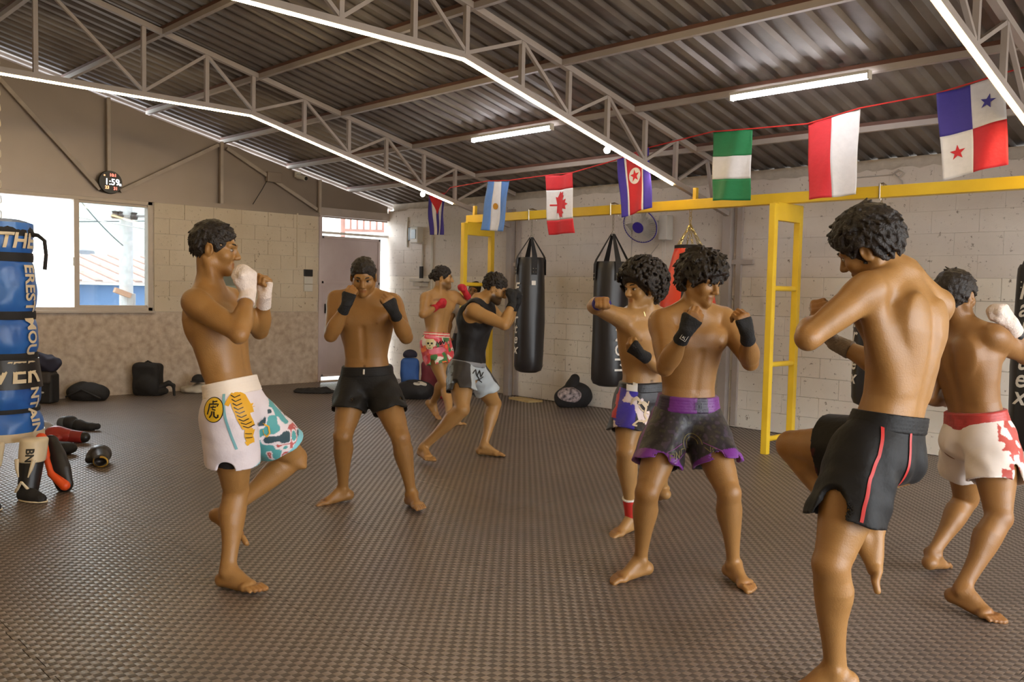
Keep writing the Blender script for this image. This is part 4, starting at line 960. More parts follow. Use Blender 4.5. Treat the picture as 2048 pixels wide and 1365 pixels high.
# ------------------------------------------------------------ people (joint positions in metres)
JOINTS = {
  'p1': dict(N=(-3.861, 1.823, 1.372), head=(-3.854, 1.846, 1.570), shR=(-3.759, 1.708, 1.321), shL=(-3.932, 1.961, 1.328), hiR=(-3.698, 1.837, 0.826), hiL=(-3.800, 1.962, 0.819), anR=(-3.741, 1.859, 0.085), toR=(-3.554, 1.927, 0.020), knR=(-3.812, 1.930, 0.436), elR=(-3.518, 1.793, 1.193), wrR=(-3.648, 1.903, 1.376), haR=(-3.624, 1.884, 1.461), anL=(-3.949, 1.961, 0.303), toL=(-3.839, 1.980, 0.201), knL=(-3.857, 2.268, 0.546), elL=(-4.045, 2.174, 1.176), wrL=(-3.882, 2.112, 1.354), haL=(-3.874, 2.123, 1.469), hf=(0.605, 0.790, -0.099)),
  'p2': dict(N=(-4.725, 3.273, 1.359), head=(-4.659, 3.221, 1.478), shR=(-4.846, 3.147, 1.323), shL=(-4.594, 3.403, 1.312), hiR=(-4.788, 3.246, 0.764), hiL=(-4.665, 3.373, 0.768), anR=(-4.808, 3.183, 0.085), toR=(-4.840, 3.049, 0.020), knR=(-4.665, 3.084, 0.467), elR=(-4.721, 3.025, 1.105), wrR=(-4.579, 3.046, 1.304), haR=(-4.561, 3.073, 1.415), anL=(-4.427, 3.452, 0.085), toL=(-4.214, 3.386, 0.020), knL=(-4.407, 3.342, 0.463), elL=(-4.412, 3.377, 1.101), wrL=(-4.331, 3.217, 1.268), haL=(-4.369, 3.165, 1.376), hf=(0.724, -0.556, -0.408)),
  'p3': dict(N=(-5.387, 4.870, 1.311), head=(-5.298, 4.970, 1.421), shR=(-5.295, 4.728, 1.235), shL=(-5.434, 5.045, 1.235), hiR=(-5.397, 4.700, 0.744), hiL=(-5.449, 4.889, 0.731), anR=(-5.526, 4.419, 0.120), toR=(-5.285, 4.344, 0.020), knR=(-5.246, 4.587, 0.448), elR=(-5.078, 4.871, 1.133), wrR=(-5.145, 5.027, 1.309), haR=(-5.138, 5.034, 1.416), anL=(-5.437, 5.009, 0.085), toL=(-5.283, 5.100, 0.020), knL=(-5.482, 5.164, 0.428), elL=(-5.489, 5.289, 1.111), wrL=(-5.342, 5.273, 1.306), haL=(-5.334, 5.280, 1.396), hf=(0.637, 0.653, -0.410)),
  'p4': dict(N=(-7.205, 5.952, 1.367), head=(-7.188, 5.983, 1.532), shR=(-7.208, 5.773, 1.317), shL=(-7.191, 6.136, 1.337), hiR=(-7.184, 5.830, 0.833), hiL=(-7.226, 6.002, 0.826), anR=(-7.344, 6.001, 0.178), toR=(-7.282, 6.023, 0.030), knR=(-7.059, 5.912, 0.437), elR=(-7.047, 5.608, 1.150), wrR=(-7.111, 5.837, 1.225), haR=(-7.038, 5.925, 1.264), anL=(-6.861, 5.836, 0.085), toL=(-6.861, 5.981, 0.020), knL=(-7.084, 5.969, 0.400), elL=(-7.180, 6.402, 1.236), wrL=(-7.078, 6.215, 1.367), haL=(-7.091, 6.189, 1.452), hf=(0.697, 0.715, -0.050)),
  'p6': dict(N=(-3.122, 4.135, 1.305), head=(-3.129, 4.095, 1.439), shR=(-3.150, 3.987, 1.252), shL=(-3.050, 4.275, 1.248), hiR=(-3.164, 4.092, 0.780), hiL=(-3.096, 4.234, 0.777), anR=(-3.130, 4.081, 0.085), toR=(-3.147, 3.956, 0.020), knR=(-3.092, 3.957, 0.494), elR=(-3.155, 3.723, 1.326), wrR=(-2.984, 3.557, 1.351), haR=(-2.921, 3.502, 1.373), anL=(-3.372, 4.719, 0.130), toL=(-3.502, 4.801, 0.020), knL=(-3.238, 4.496, 0.459), elL=(-2.966, 4.124, 0.977), wrL=(-2.975, 3.907, 1.070), haL=(-3.043, 3.858, 1.123), hf=(-0.196, -0.973, -0.118)),
  'p7': dict(N=(-2.465, 3.662, 1.330), head=(-2.423, 3.660, 1.478), shR=(-2.540, 3.495, 1.269), shL=(-2.396, 3.816, 1.287), hiR=(-2.545, 3.607, 0.763), hiL=(-2.444, 3.738, 0.764), anR=(-2.586, 3.450, 0.085), toR=(-2.625, 3.309, 0.020), knR=(-2.492, 3.360, 0.455), elR=(-2.407, 3.358, 1.066), wrR=(-2.252, 3.288, 1.242), haR=(-2.202, 3.322, 1.340), anL=(-2.256, 3.765, 0.085), toL=(-2.121, 3.696, 0.020), knL=(-2.220, 3.641, 0.464), elL=(-2.207, 3.767, 1.087), wrL=(-2.124, 3.590, 1.234), haL=(-2.153, 3.574, 1.335), hf=(0.944, -0.067, -0.324)),
  'p8': dict(N=(-1.294, 3.224, 1.480), head=(-1.383, 3.143, 1.588), shR=(-1.247, 3.451, 1.381), shL=(-1.314, 3.014, 1.433), hiR=(-1.320, 3.261, 0.835), hiL=(-1.310, 3.030, 0.862), anR=(-1.466, 3.397, 0.464), toR=(-1.402, 3.377, 0.297), knR=(-1.749, 3.337, 0.790), elR=(-1.393, 3.463, 1.117), wrR=(-1.637, 3.454, 1.219), haR=(-1.707, 3.421, 1.291), anL=(-1.355, 2.958, 0.085), toL=(-1.430, 2.895, 0.020), knL=(-1.329, 2.844, 0.493), elL=(-1.415, 2.783, 1.266), wrL=(-1.493, 3.029, 1.329), haL=(-1.478, 2.940, 1.362), hf=(-0.889, -0.057, -0.455)),
  'p9': dict(N=(-1.527, 4.589, 1.280), head=(-1.559, 4.568, 1.427), shR=(-1.381, 4.548, 1.235), shL=(-1.629, 4.665, 1.209), hiR=(-1.371, 4.591, 0.746), hiL=(-1.513, 4.672, 0.714), anR=(-1.339, 4.187, 0.100), toR=(-1.192, 4.159, 0.020), knR=(-1.266, 4.399, 0.409), elR=(-1.307, 4.806, 1.140), wrR=(-1.322, 4.616, 1.301), haR=(-1.360, 4.579, 1.373), anL=(-1.636, 4.650, 0.105), toL=(-1.642, 4.803, 0.020), knL=(-1.575, 4.910, 0.357), elL=(-1.680, 4.616, 0.917), wrL=(-1.650, 4.860, 0.875), haL=(-1.576, 4.819, 0.906), hf=(0.129, 0.990, -0.050)),
}
SK = dict(tan=lin(150, 107, 58), light=lin(164, 122, 72), brown=lin(136, 94, 50), deep=lin(150, 98, 58))
def leg_coords(V, info):
    """for each vertex: side, distance along thigh, angle round it (0 = outward, + towards the front), distance to the hem"""
    best = None
    for S, (h0, th, L, out, fr) in info.items():
        d = V - h0; a = d @ th; u = d @ out; w = d @ fr; r = np.hypot(u, w)
        sg = 1 if S == 'R' else -1
        q = dict(a=a, ang=np.arctan2(w * sg, u), hem=L - a, r=r)
        if best is None: best = {k: v.copy() for k, v in q.items()}; best['S'] = np.full(len(V), S); rb = r.copy()
        else:
            m = r < rb
            for k in q: best[k][m] = q[k][m]
            best['S'][m] = S
    return best
def paint(V, base): return np.tile(np.array(base), (len(V), 1))
def person(name_, label, key, sc, skin, h=0.005, **kw):
    J = JOINTS[key]; g = np.mean([J['anR'], J['anL']], 0)
    e = empty('person', (g[0], g[1], 0.0), label, 'person')
    return e, Figure(J, sc, skin, h, **kw)
CAMV = np.array([_f2.x, _f2.y, 0.0]); CAMV /= np.linalg.norm(CAMV); CAMR = np.array([_rt.x, _rt.y, 0.0]); UPZ = np.array([0, 0, 1.0])

# 1 — white shorts, knee raised
e, f = person('p', 'shirtless man in white tiger-print shorts and white hand wraps lifting one knee', 'p1', 1.0, SK['tan'], 0.0045)
f.build_body(e); f.hair(e, top=0.020, side=0.004, back=0.010, front=(0.088, 0.062), nape=-0.085, clumps=420, cl=(0.026, 0.0055), comb=(0, 0.75, -0.25), seed=3)
f.wrap(e, 'R', M_WRAPW, full=True); f.wrap(e, 'L', M_WRAPW)
def c1(s, V, info):
    q = leg_coords(V, info); C = paint(V, lin(226, 212, 214)); C[q['hem'] < 0.016] = lin(120, 178, 186)
    back = (np.abs(q['ang'] + 1.5) < 0.35); n = vnoise(V, 30, 5)
    L = q['S'] == 'L'; sp = L & (q['a'] > 0.03); n = vnoise(V, 22, 5)
    C[sp & (n > 0.58)] = lin(82, 156, 156); C[sp & (n < 0.40)] = lin(52, 74, 82); C[sp & (n > 0.47) & (n < 0.52) & (q['hem'] < 0.1)] = lin(184, 84, 80)
    C[L & (q['hem'] < 0.022)] = lin(126, 190, 200)
    return C
sh = f.shorts(e, c1, lenR=0.62, lenL=0.70, flare=0.026, slit=0.10, slitside='R', m=M_SATIN, band_color=lin(232, 216, 200), band=0.075, waist=0.14, folds=0.0025)
f.sleeve_part(sh, f.J['hiR'] + nrm(f.J['knR'] - f.J['hiR']) * 0.12, f.J['hiR'] + nrm(f.J['knR'] - f.J['hiR']) * 0.245, [.098, .094, .090], MT['black'], 'under_shorts')
TH1 = f
ctr = f.J['hiR'] + UPZ * 0.025 - CAMR * 0.035 - CAMV * 0.1
NV = -CAMV
D1 = dict(o=ctr, u=CAMR, v=UPZ, n=NV)
circ = [(0.045 * math.cos(a), 0.053 * math.sin(a)) for a in np.linspace(0, 2 * math.pi, 33)]
decal(f.shorts_bvh, ctr, CAMR, UPZ, NV, [([(0, -0.052), (0, 0.052)], lambda t: 0.09 * math.sqrt(max(0.02, 1 - (2 * t - 1) ** 2)))], MT['gold_paint'], 'emblem', sh)
decal(f.shorts_bvh, ctr, CAMR, UPZ, NV, [(circ, 0.0035)], MT['dark'], 'emblem_ring', sh, 0.0035)
tiger_glyph = [([(-0.004, 0.030), (-0.002, 0.020)], .005), ([(-0.003, 0.026), (0.012, 0.029)], .004), ([(-0.016, 0.018), (0.017, 0.020), (0.013, 0.012)], .0045), ([(-0.014, 0.018), (-0.016, 0.0), (-0.020, -0.016)], .005),
               ([(-0.010, 0.008), (0.010, 0.010)], .004), ([(0.0, 0.014), (-0.002, 0.002), (0.009, 0.0)], .004), ([(-0.003, -0.004), (-0.005, -0.016), (-0.012, -0.026)], .005), ([(0.004, -0.004), (0.005, -0.020), (0.012, -0.025), (0.018, -0.022), (0.018, -0.014)], .0055)]
decal(f.shorts_bvh, ctr, CAMR * 1.3, UPZ * 1.3, NV, tiger_glyph, MT['dark'], 'emblem_glyph', sh, 0.004)
tc = ctr + CAMR * 0.138 - UPZ * 0.03
M_TIG = mat('tiger_print', srgb(226, 166, 34), 0.6, 0, 0.05)
tig = [([(-0.055, 0.075), (-0.035, 0.06), (-0.015, 0.02), (-0.005, -0.02), (0.0, -0.045)], lambda t: 0.036 + 0.012 * math.sin(t * 3.1)), ([(-0.05, 0.08), (-0.066, 0.04)], .016), ([(-0.02, 0.035), (0.012, 0.035), (0.018, 0.03)], .013),
       ([(0.0, -0.045), (-0.004, -0.075), (0.0, -0.098), (-0.012, -0.102)], lambda t: 0.024 - 0.008 * t), ([(0.0, -0.025), (0.026, -0.022)], .016), ([(0.012, -0.045), (0.03, -0.06), (0.032, -0.085), (0.022, -0.10), (0.012, -0.085), (0.012, -0.07)], .005)]
decal(f.shorts_bvh, tc, CAMR * 1.25, UPZ * 1.25, NV, tig, M_TIG, 'tiger_print', sh, 0.003)
stripes = []
for k in range(9):
    y = 0.07 - k * 0.0135; x = -0.045 + k * 0.0052
    stripes += [([(x - 0.013, y + 0.004), (x, y - 0.004), (x + 0.014, y + 0.003)], .0032)]
stripes += [([(-0.012, -0.062), (0.004, -0.066)], .003), ([(-0.012, -0.078), (0.004, -0.080)], .003)]
decal(f.shorts_bvh, tc, CAMR * 1.25, UPZ * 1.25, NV, stripes, MT['dark'], 'tiger_stripes', sh, 0.0042)
tl = [([(-0.082, 0.085), (-0.073, 0.03), (-0.058, -0.05), (-0.040, -0.12)], .009)]
decal(f.shorts_bvh, tc, CAMR * 1.25, UPZ * 1.25, NV, tl, mat('teal_trim', srgb(124, 176, 182), 0.6), 'side_trim', sh, 0.0026)

# 2 — black shorts, guard up, facing the camera
e, f = person('p', 'shirtless man in plain black shorts facing the viewer with both guards up', 'p2', 0.98, SK['tan'], 0.0045, fat=1.06, curl=0.6)
f.build_body(e); f.hair(e, top=0.013, side=0.004, back=0.006, front=(0.086, 0.060), nape=-0.06, clumps=380, cl=(0.018, 0.005), comb=(0, 0.7, -0.1), seed=4)
for S in 'RL': f.wrap(e, S, M_WRAPB)
sh = f.shorts(e, lin(29, 26, 25), lenR=0.50, lenL=0.50, flare=0.026, folds=0.006, waist=0.12)
Fq = f.frame(0.2)[1]; p = f.spine(0.105) + Fq * 0.118
MB().tube([Vector(p + UPZ * 0.012), Vector(p + Fq * 0.006 - UPZ * 0.02)], 0.006, 6).build('drawstring', MT['white'], sh, True)

# 3 — black tank top at the first bag
e, f = person('p', 'bearded man in a black tank top and grey-black shorts leaning in at the black bag', 'p3', 0.98, SK['light'], 0.006, fat=1.05)
f.build_body(e, belly=False, beard=0.85); f.hair(e, top=0.026, side=0.004, back=0.008, front=(0.090, 0.060), nape=-0.05, curls=420, curl_r=0.0085, seed=5)
for S in 'RL': f.wrap(e, S, M_WRAPB, full=True)
f.top(e, lin(30, 27, 28), lo=0.045, grow=0.013)
def c3(s, V, info):
    q = leg_coords(V, info); C = paint(V, lin(50, 46, 46)); n = vnoise(V, 16, 3); n2 = vnoise(V * np.array([1, 1, 0.5]), 60, 8)
    fr = (q['ang'] > 0.15) & (q['hem'] > 0.03); C[fr] = lin(120, 128, 136); C[fr & (n > 0.55)] = lin(88, 96, 104); C[fr & (n2 > 0.6)] = lin(48, 50, 58); C[(q['ang'] < -1.2)] = lin(176, 184, 190); return C
sh = f.shorts(e, c3, lenR=0.52, lenL=0.55, flare=0.034, slit=0.085, m=M_SATIN, band_color=lin(130, 130, 134), band=0.04, waist=0.075)
so = f.J['hiL'] - CAMV * 0.1 - UPZ * 0.06 + CAMR * 0.03
for k_, st_ in enumerate(([(-0.03, 0.06), (-0.01, 0.09), (0.0, 0.03), (0.02, 0.08), (0.03, 0.02), (0.05, 0.06)], [(-0.03, 0.02), (0.0, 0.04), (0.02, 0.0), (0.05, 0.02)], [(-0.02, -0.02), (0.01, 0.0), (0.04, -0.03)])): decal(f.shorts_bvh, so, CAMR, UPZ, -CAMV, [(st_, .008)], MT['dark'], 'script_print', sh, 0.003, 0.008)
MB().tube([Vector(f.J['wrR'] + 0.031 * (math.cos(a) * orth(CAMR, f.J['haR'] - f.J['wrR']) + math.sin(a) * np.cross(nrm(f.J['haR'] - f.J['wrR']), orth(CAMR, f.J['haR'] - f.J['wrR']))) - nrm(f.J['wrR'] - f.J['elR']) * 0.085) for a in np.linspace(0, 2 * math.pi, 21)[:-1]], 0.006, 6, closed=True).build('bracelet', MT['dark'], e, True)

# 4 — floral shorts, red wraps
e, f = person('p', 'shirtless man with a hair bun, red hand wraps and floral skull shorts', 'p4', 1.0, SK['light'], 0.0065)
f.build_body(e, beard=0.5); f.hair(e, top=0.020, side=0.010, back=0.014, front=(0.086, 0.056), nape=-0.06, curls=260, curl_r=0.0085, bun=True, seed=6)
for S in 'RL': f.wrap(e, S, M_WRAPR, full=True)
def c4(s, V, info):
    q = leg_coords(V, info); n = vnoise(V, 13, 11); n2 = vnoise(V, 17, 12); n3 = vnoise(V, 26, 13); C = paint(V, lin(206, 66, 74)); C[n > 0.58] = lin(228, 214, 200); C[n2 > 0.64] = lin(66, 122, 70); C[n3 > 0.70] = lin(236, 120, 60); C[(n < 0.3)] = lin(226, 120, 140); C[q['ang'] > 1.0] = C[q['ang'] > 1.0] * 0.4 + lin(226, 210, 210) * 0.6; return C
sh = f.shorts(e, c4, lenR=0.52, lenL=0.50, flare=0.03, m=M_SATIN, band_color=lambda s, V, i: np.where(((((V - s.P) @ s.ax) // 0.014) % 2 == 0)[:, None], lin(214, 60, 66)[None], lin(226, 206, 186)[None]), waist=0.12, slit=0.08)
so = f.J['hiR'] - CAMV * 0.1 + UPZ * 0.0
skull = [([(0, -0.05), (0, 0.055)], lambda t: 0.05 + 0.035 * math.sin(t * 2.4))]
decal(f.shorts_bvh, so, CAMR, UPZ, -CAMV, skull, mat('skull_print', srgb(222, 208, 160), 0.6), 'skull_print', sh, 0.003, 0.008)
decal(f.shorts_bvh, so, CAMR, UPZ, -CAMV, [([(-0.018, 0.02), (-0.018, 0.0)], .022), ([(0.018, 0.02), (0.018, 0.0)], .022), ([(0, -0.008), (0, -0.02)], .01), ([(-0.015, -0.038), (0.015, -0.038)], .006)], MT['dark'], 'skull_face', sh, 0.0045, 0.006)  # printed eye holes, nose and mouth of the skull
decal(f.shorts_bvh, so + CAMR * 0.105, CAMR, UPZ, -CAMV, [([(-0.04, -0.01), (-0.035, 0.03), (-0.02, 0.0), (-0.005, 0.035), (0.0, -0.01), (0.015, 0.035), (0.03, 0.0), (0.035, 0.04)], .009), ([(-0.045, -0.03), (0.03, -0.02)], .006)], MT['dark'], 'script_print', sh, 0.003, 0.008)

# 5 — grey T-shirt, behind the ladder
JOINTS['p5'] = dict(N=(-8.86, 7.80, 1.27), head=(-8.70, 7.78, 1.41), hf=(0.55, -0.80, -0.1), shR=(-9.03, 7.76, 1.22), shL=(-8.72, 7.90, 1.22), elR=(-9.08, 7.68, 0.97), wrR=(-8.95, 7.56, 0.80), haR=(-8.90, 7.53, 0.73), elL=(-8.62, 7.92, 0.97), wrL=(-8.58, 7.80, 0.77), haL=(-8.56, 7.76, 0.70),
  hiR=(-8.94, 7.76, 0.77), hiL=(-8.80, 7.82, 0.77), knR=(-8.95, 7.66, 0.42), knL=(-8.76, 7.74, 0.42), anR=(-8.97, 7.74, 0.085), anL=(-8.78, 7.80, 0.085), toR=(-8.92, 7.58, 0.02), toL=(-8.70, 7.66, 0.02))
e, f = person('p', 'man in a grey T-shirt and black shorts half hidden behind the yellow ladder', 'p5', 0.92, SK['brown'], 0.007, curl=0.45)
f.build_body(e, belly=False); f.hair(e, top=0.018, side=0.010, back=0.012, clumps=90, seed=8)
f.top(e, lin(150, 138, 130), lo=-0.02, grow=0.018, sleeve=0.13, name='t_shirt'); f.shorts(e, lin(34, 32, 34), lenR=0.7, lenL=0.7, flare=0.04, waist=0.06, band=0.03)

# 6 — curly hair, punching to the left
e, f = person('p', 'shirtless man with a big curly afro punching left with a purple-wrapped fist', 'p6', 0.97, SK['light'], 0.005, palmR=(0, 0, -1.0), curlL=1.0)
f.build_body(e); f.hair(e, top=0.045, side=0.030, back=0.040, front=(0.092, 0.046), nape=-0.12, curls=1500, curl_r=0.0105, puff=0.036, seed=9)
f.wrap(e, 'L', M_WRAPB); f.wrap(e, 'R', M_WRAPP)
def c6(s, V, info):
    q = leg_coords(V, info); C = paint(V, lin(40, 34, 36)); R = q['S'] == 'R'
    C[R & (q['ang'] < -0.15) & (q['ang'] > -1.3)] = lin(64, 52, 168); n = vnoise(V, 24, 4); C[R & (q['ang'] < -0.15) & (n > 0.64)] = lin(226, 206, 206); C[R & (q['ang'] > -0.3) & (q['ang'] < 0.0) & (n < 0.45)] = lin(190, 44, 58); return C
sh = f.shorts(e, c6, lenR=0.60, lenL=0.60, flare=0.034, m=M_SATIN, band_color=lin(34, 30, 32), band=0.06, waist=0.115)
so = f.J['hiR'] - CAMV * 0.1 + CAMR * 0.02 - UPZ * 0.05
drg = [([(-0.035, 0.06), (-0.01, 0.075), (0.01, 0.055), (-0.005, 0.04), (0.03, 0.05), (0.055, 0.03)], lambda t: 0.012 + 0.006 * math.sin(t * 9)), ([(0.02, 0.05), (0.045, 0.02), (0.035, -0.02), (0.05, -0.05), (0.02, -0.06)], lambda t: 0.016 - 0.004 * t),
       ([(0.03, -0.055), (-0.01, -0.05), (-0.04, -0.07), (-0.015, -0.075)], .010), ([(0.0, 0.03), (0.015, 0.01), (0.03, 0.0)], .007), ([(0.055, 0.03), (0.062, 0.055)], .006), ([(0.04, -0.01), (0.062, -0.02)], .006), ([(-0.03, 0.06), (-0.045, 0.035)], .006)]
decal(f.shorts_bvh, so, CAMR, UPZ, -CAMV, drg, mat('cream_print', srgb(224, 200, 168), 0.6), 'dragon_print', sh, 0.003, 0.006)
decal(f.shorts_bvh, f.spine(0.088) - CAMR * 0.085 - CAMV * 0.12, CAMR, UPZ, -CAMV, [([(-0.028, 0.0), (0.028, -0.004)], .042)], MT['white'], 'waist_label', sh, 0.012, 0.006)
for S in 'R':
    a, k_ = f.J['anR'], f.J['knR']; d_ = nrm(k_ - a)
    f.sleeve_part(e, a - d_ * 0.02, a + d_ * 0.13, [.042, .041, .046], mat('red_ankle_support', srgb(206, 46, 36), 0.7), 'ankle_support')
    f.sleeve_part(e, a + d_ * 0.125, a + d_ * 0.137, [.048, .048], MT['white'], 'ankle_support_edge'); f.sleeve_part(e, a - d_ * 0.03, a - d_ * 0.018, [.044, .044], MT['white'], 'ankle_support_edge')
nk = [f.N + f.shR * x + f.shF * (0.065 + 0.045 * (1 - abs(x) / 0.05)) - f.ax * (0.0 + 0.16 * (1 - (abs(x) / 0.05) ** 1.5)) for x in np.linspace(-0.05, 0.05, 15)]
MB().tube([Vector(p) for p in nk], 0.0022, 5).build('necklace', MT['brass'], e, True)

# 7 — black shorts with purple trim
e, f = person('p', 'shirtless young man with thick dark hair and purple-trimmed black shorts, both fists up', 'p7', 0.98, SK['tan'], 0.0045, curl=0.62)
f.build_body(e); f.hair(e, top=0.034, side=0.020, back=0.022, front=(0.094, 0.046), nape=-0.075, clumps=900, cl=(0.040, 0.0068), comb=(0.25, 0.6, -0.5), fringe=0.052, seed=10, puff=0.022, lift=0.12)
for S in 'RL': f.wrap(e, S, M_WRAPB)
def c7(s, V, info):
    q = leg_coords(V, info); C = paint(V, lin(34, 27, 31)); n = vnoise(V, 55, 6); C[n > 0.70] = lin(58, 44, 58); C[n < 0.26] = lin(52, 46, 34); C[np.abs(q['ang'] + 0.1) < 0.10] = lin(104, 34, 122); C[q['hem'] < 0.017] = lin(110, 38, 130); return C
sh = f.shorts(e, c7, lenR=0.60, lenL=0.60, flare=0.034, band_color=lambda s, V, i: np.where((np.sin(np.arctan2((V - s.P) @ s.hipF, (V - s.P) @ s.hipR) * 4 + 0.2) > 0.55)[:, None], lin(46, 28, 52)[None], lin(106, 36, 120)[None]), band=0.075, waist=0.135, m=M_SATIN)
co = f.P - CAMV * 0.1 - UPZ * 0.10
M_P7 = mat('dull_gold_print', srgb(112, 98, 56), 0.6); M_P7B = mat('violet_print', srgb(126, 60, 120), 0.6)
ring = [(0.045 * math.cos(a), 0.045 * math.sin(a) + 0.02) for a in np.linspace(0, 2 * math.pi, 25)]
decal(f.shorts_bvh, co, CAMR, UPZ, -CAMV, [(ring, .004), ([(0.028 * math.cos(a), 0.028 * math.sin(a) + 0.02) for a in np.linspace(0, 2 * math.pi, 21)], .0035), ([(-0.12, -0.05), (-0.12, -0.02), (-0.10, -0.02), (-0.10, -0.035), (-0.12, -0.035)], .004), ([(-0.092, -0.045), (-0.09, -0.012), (-0.075, -0.04), (-0.072, -0.008)], .004), ([(-0.064, -0.03), (-0.06, -0.005), (-0.045, -0.002)], .004),
      ([(0.055, 0.01), (0.08, -0.01), (0.08, 0.015)], .004), ([(0.09, -0.02), (0.09, 0.01), (0.105, 0.005)], .004), ([(0.115, -0.03), (0.113, 0.0), (0.13, -0.01), (0.118, -0.018)], .004)], M_P7, 'shorts_print', sh, 0.003, 0.006)
decal(f.shorts_bvh, co, CAMR, UPZ, -CAMV, [([(-0.14, -0.055), (-0.13, -0.01), (-0.05, 0.02)], .003), ([(-0.13, -0.075), (-0.05, -0.03), (-0.03, -0.02)], .003), ([(0.05, 0.03), (0.13, 0.0), (0.145, -0.03)], .003), ([(0.04, -0.01), (0.1, -0.04), (0.135, -0.045)], .003)], M_P7B, 'shorts_outline', sh, 0.003, 0.006)
fb = f.spine(0.098)
decal(f.shorts_bvh, fb - CAMV * 0.12 + CAMR * 0.03, CAMR, UPZ, -CAMV, [([(-0.016, -0.016), (-0.016, 0.016), (0.016, 0.016), (0.016, -0.016), (-0.016, -0.016)], .004), ([(-0.006, -0.01), (-0.006, 0.008), (0.007, 0.008), (0.007, -0.01)], .0035)], MT['dark'], 'waist_mark', sh, 0.0135, 0.006)
W_ = f.J['wrR']; d_ = nrm(f.J['haR'] - W_); xx = orth(CAMR, d_); nn_ = -orth(CAMV, d_)
wp = W_ - nrm(W_ - f.J['elR']) * 0.035 + nn_ * 0.0395
pt = lambda a, b: Vector(wp + xx * a + d_ * b)
q = MB(); q.tube([pt(-.014, -.014), pt(.014, -.014), pt(.014, .014), pt(-.014, .014)], 0.0016, 5, closed=True); q.tube([pt(-.006, -.008), pt(-.004, .007), pt(.006, .004), pt(-.003, 0.0), pt(.007, -.008)], 0.0018, 5); q.build('wrap_logo', MT['white'], e, True)

# 8 — the kicker in front
e, f = person('p', 'shirtless man in black shorts with red piping seen from behind, throwing a knee kick', 'p8', 1.06, SK['tan'], 0.005, bend=tuple(-(CAMV * 0.02 - CAMR * 0.035)), palmL=tuple(CAMR), palmR=tuple(CAMR))
f.build_body(e, belly=False, spine_groove=1); f.hair(e, top=0.026, side=0.014, back=0.018, front=(0.09, 0.055), nape=-0.105, clumps=900, cl=(0.026, 0.0060), comb=(0, 0.6, -0.45), seed=11, puff=0.014, lift=0.0)
for S in 'RL': f.wrap(e, S, M_WRAPG)
def c8(s, V, info):
    q = leg_coords(V, info); C = paint(V, lin(20, 17, 16)); L = q['S'] == 'L'; C[~L & (q['a'] > 0.10) & (q['ang'] > 0.2) & (vnoise(V, 22, 7) > 0.55)] = lin(66, 22, 22); return C
sh = f.shorts(e, c8, lenR=0.58, lenL=0.62, flare=0.036, slit=0.13, slitside='L', waist=0.12, band=0.055, folds=0.005)
h0 = f.J['hiL']; th = nrm(f.J['knL'] - h0)
wl = f.spine(0.10)
M_PIPE = mat('red_piping', srgb(190, 44, 40), 0.5)
o8 = h0 - CAMV * 0.15
# piping runs down the outside of the near leg, front and back of the slit
def uv8(p): d = np.array(p) - o8; return (d @ CAMR, d @ UPZ)
top8 = uv8(wl)
decal(f.shorts_bvh, o8, CAMR, UPZ, -CAMV, [([(top8[0] - 0.085, top8[1] - 0.0), (top8[0] - 0.115, top8[1] - 0.09), (top8[0] - 0.155, top8[1] - 0.16), (top8[0] - 0.20, top8[1] - 0.31), (top8[0] - 0.23, top8[1] - 0.37)], .011), ([(top8[0] + 0.025, top8[1] - 0.0), (top8[0] + 0.0, top8[1] - 0.13), (top8[0] - 0.035, top8[1] - 0.27), (top8[0] - 0.06, top8[1] - 0.42)], .010)], M_PIPE, 'piping', sh, 0.004, 0.012)

# 9 — white shorts with red waistband, right edge
e, f = person('p', 'shirtless man in white shorts with a red waistband, seen from behind at the right edge', 'p9', 1.0, SK['brown'], 0.005, curlR=1.0)
f.build_body(e, belly=False); f.hair(e, top=0.024, side=0.016, back=0.020, front=(0.088, 0.055), nape=-0.065, clumps=650, cl=(0.024, 0.0058), comb=(0, 0.4, -0.2), seed=12, lift=0.0)
f.wrap(e, 'R', M_WRAPW, full=True); f.wrap(e, 'L', M_WRAPW, full=True)
W_ = f.J['wrR']; fo = nrm(W_ - f.J['elR']); f.sleeve_part(e, W_ - fo * 0.115, W_ - fo * 0.075, [.036, .0345], MT['dark'], 'wrist_tattoo_band')
def c9(s, V, info):
    q = leg_coords(V, info); C = paint(V, lin(222, 208, 198)); n = vnoise(V, 34, 9); R = q['S'] == 'R'; sp = R & (np.abs(q['ang']) < 0.75); C[sp & (n > 0.5)] = lin(176, 70, 60); C[vnoise(V, 5, 2) > 0.75] *= 0.93; return C
f.shorts(e, c9, lenR=0.56, lenL=0.52, flare=0.034, slit=0.09, slitside='R', band_color=lambda s, V, i: paint(V, lin(172, 52, 46)) * (0.75 + 0.5 * vnoise(V, 60, 3))[:, None], band=0.085, waist=0.135, m=M_SATIN)
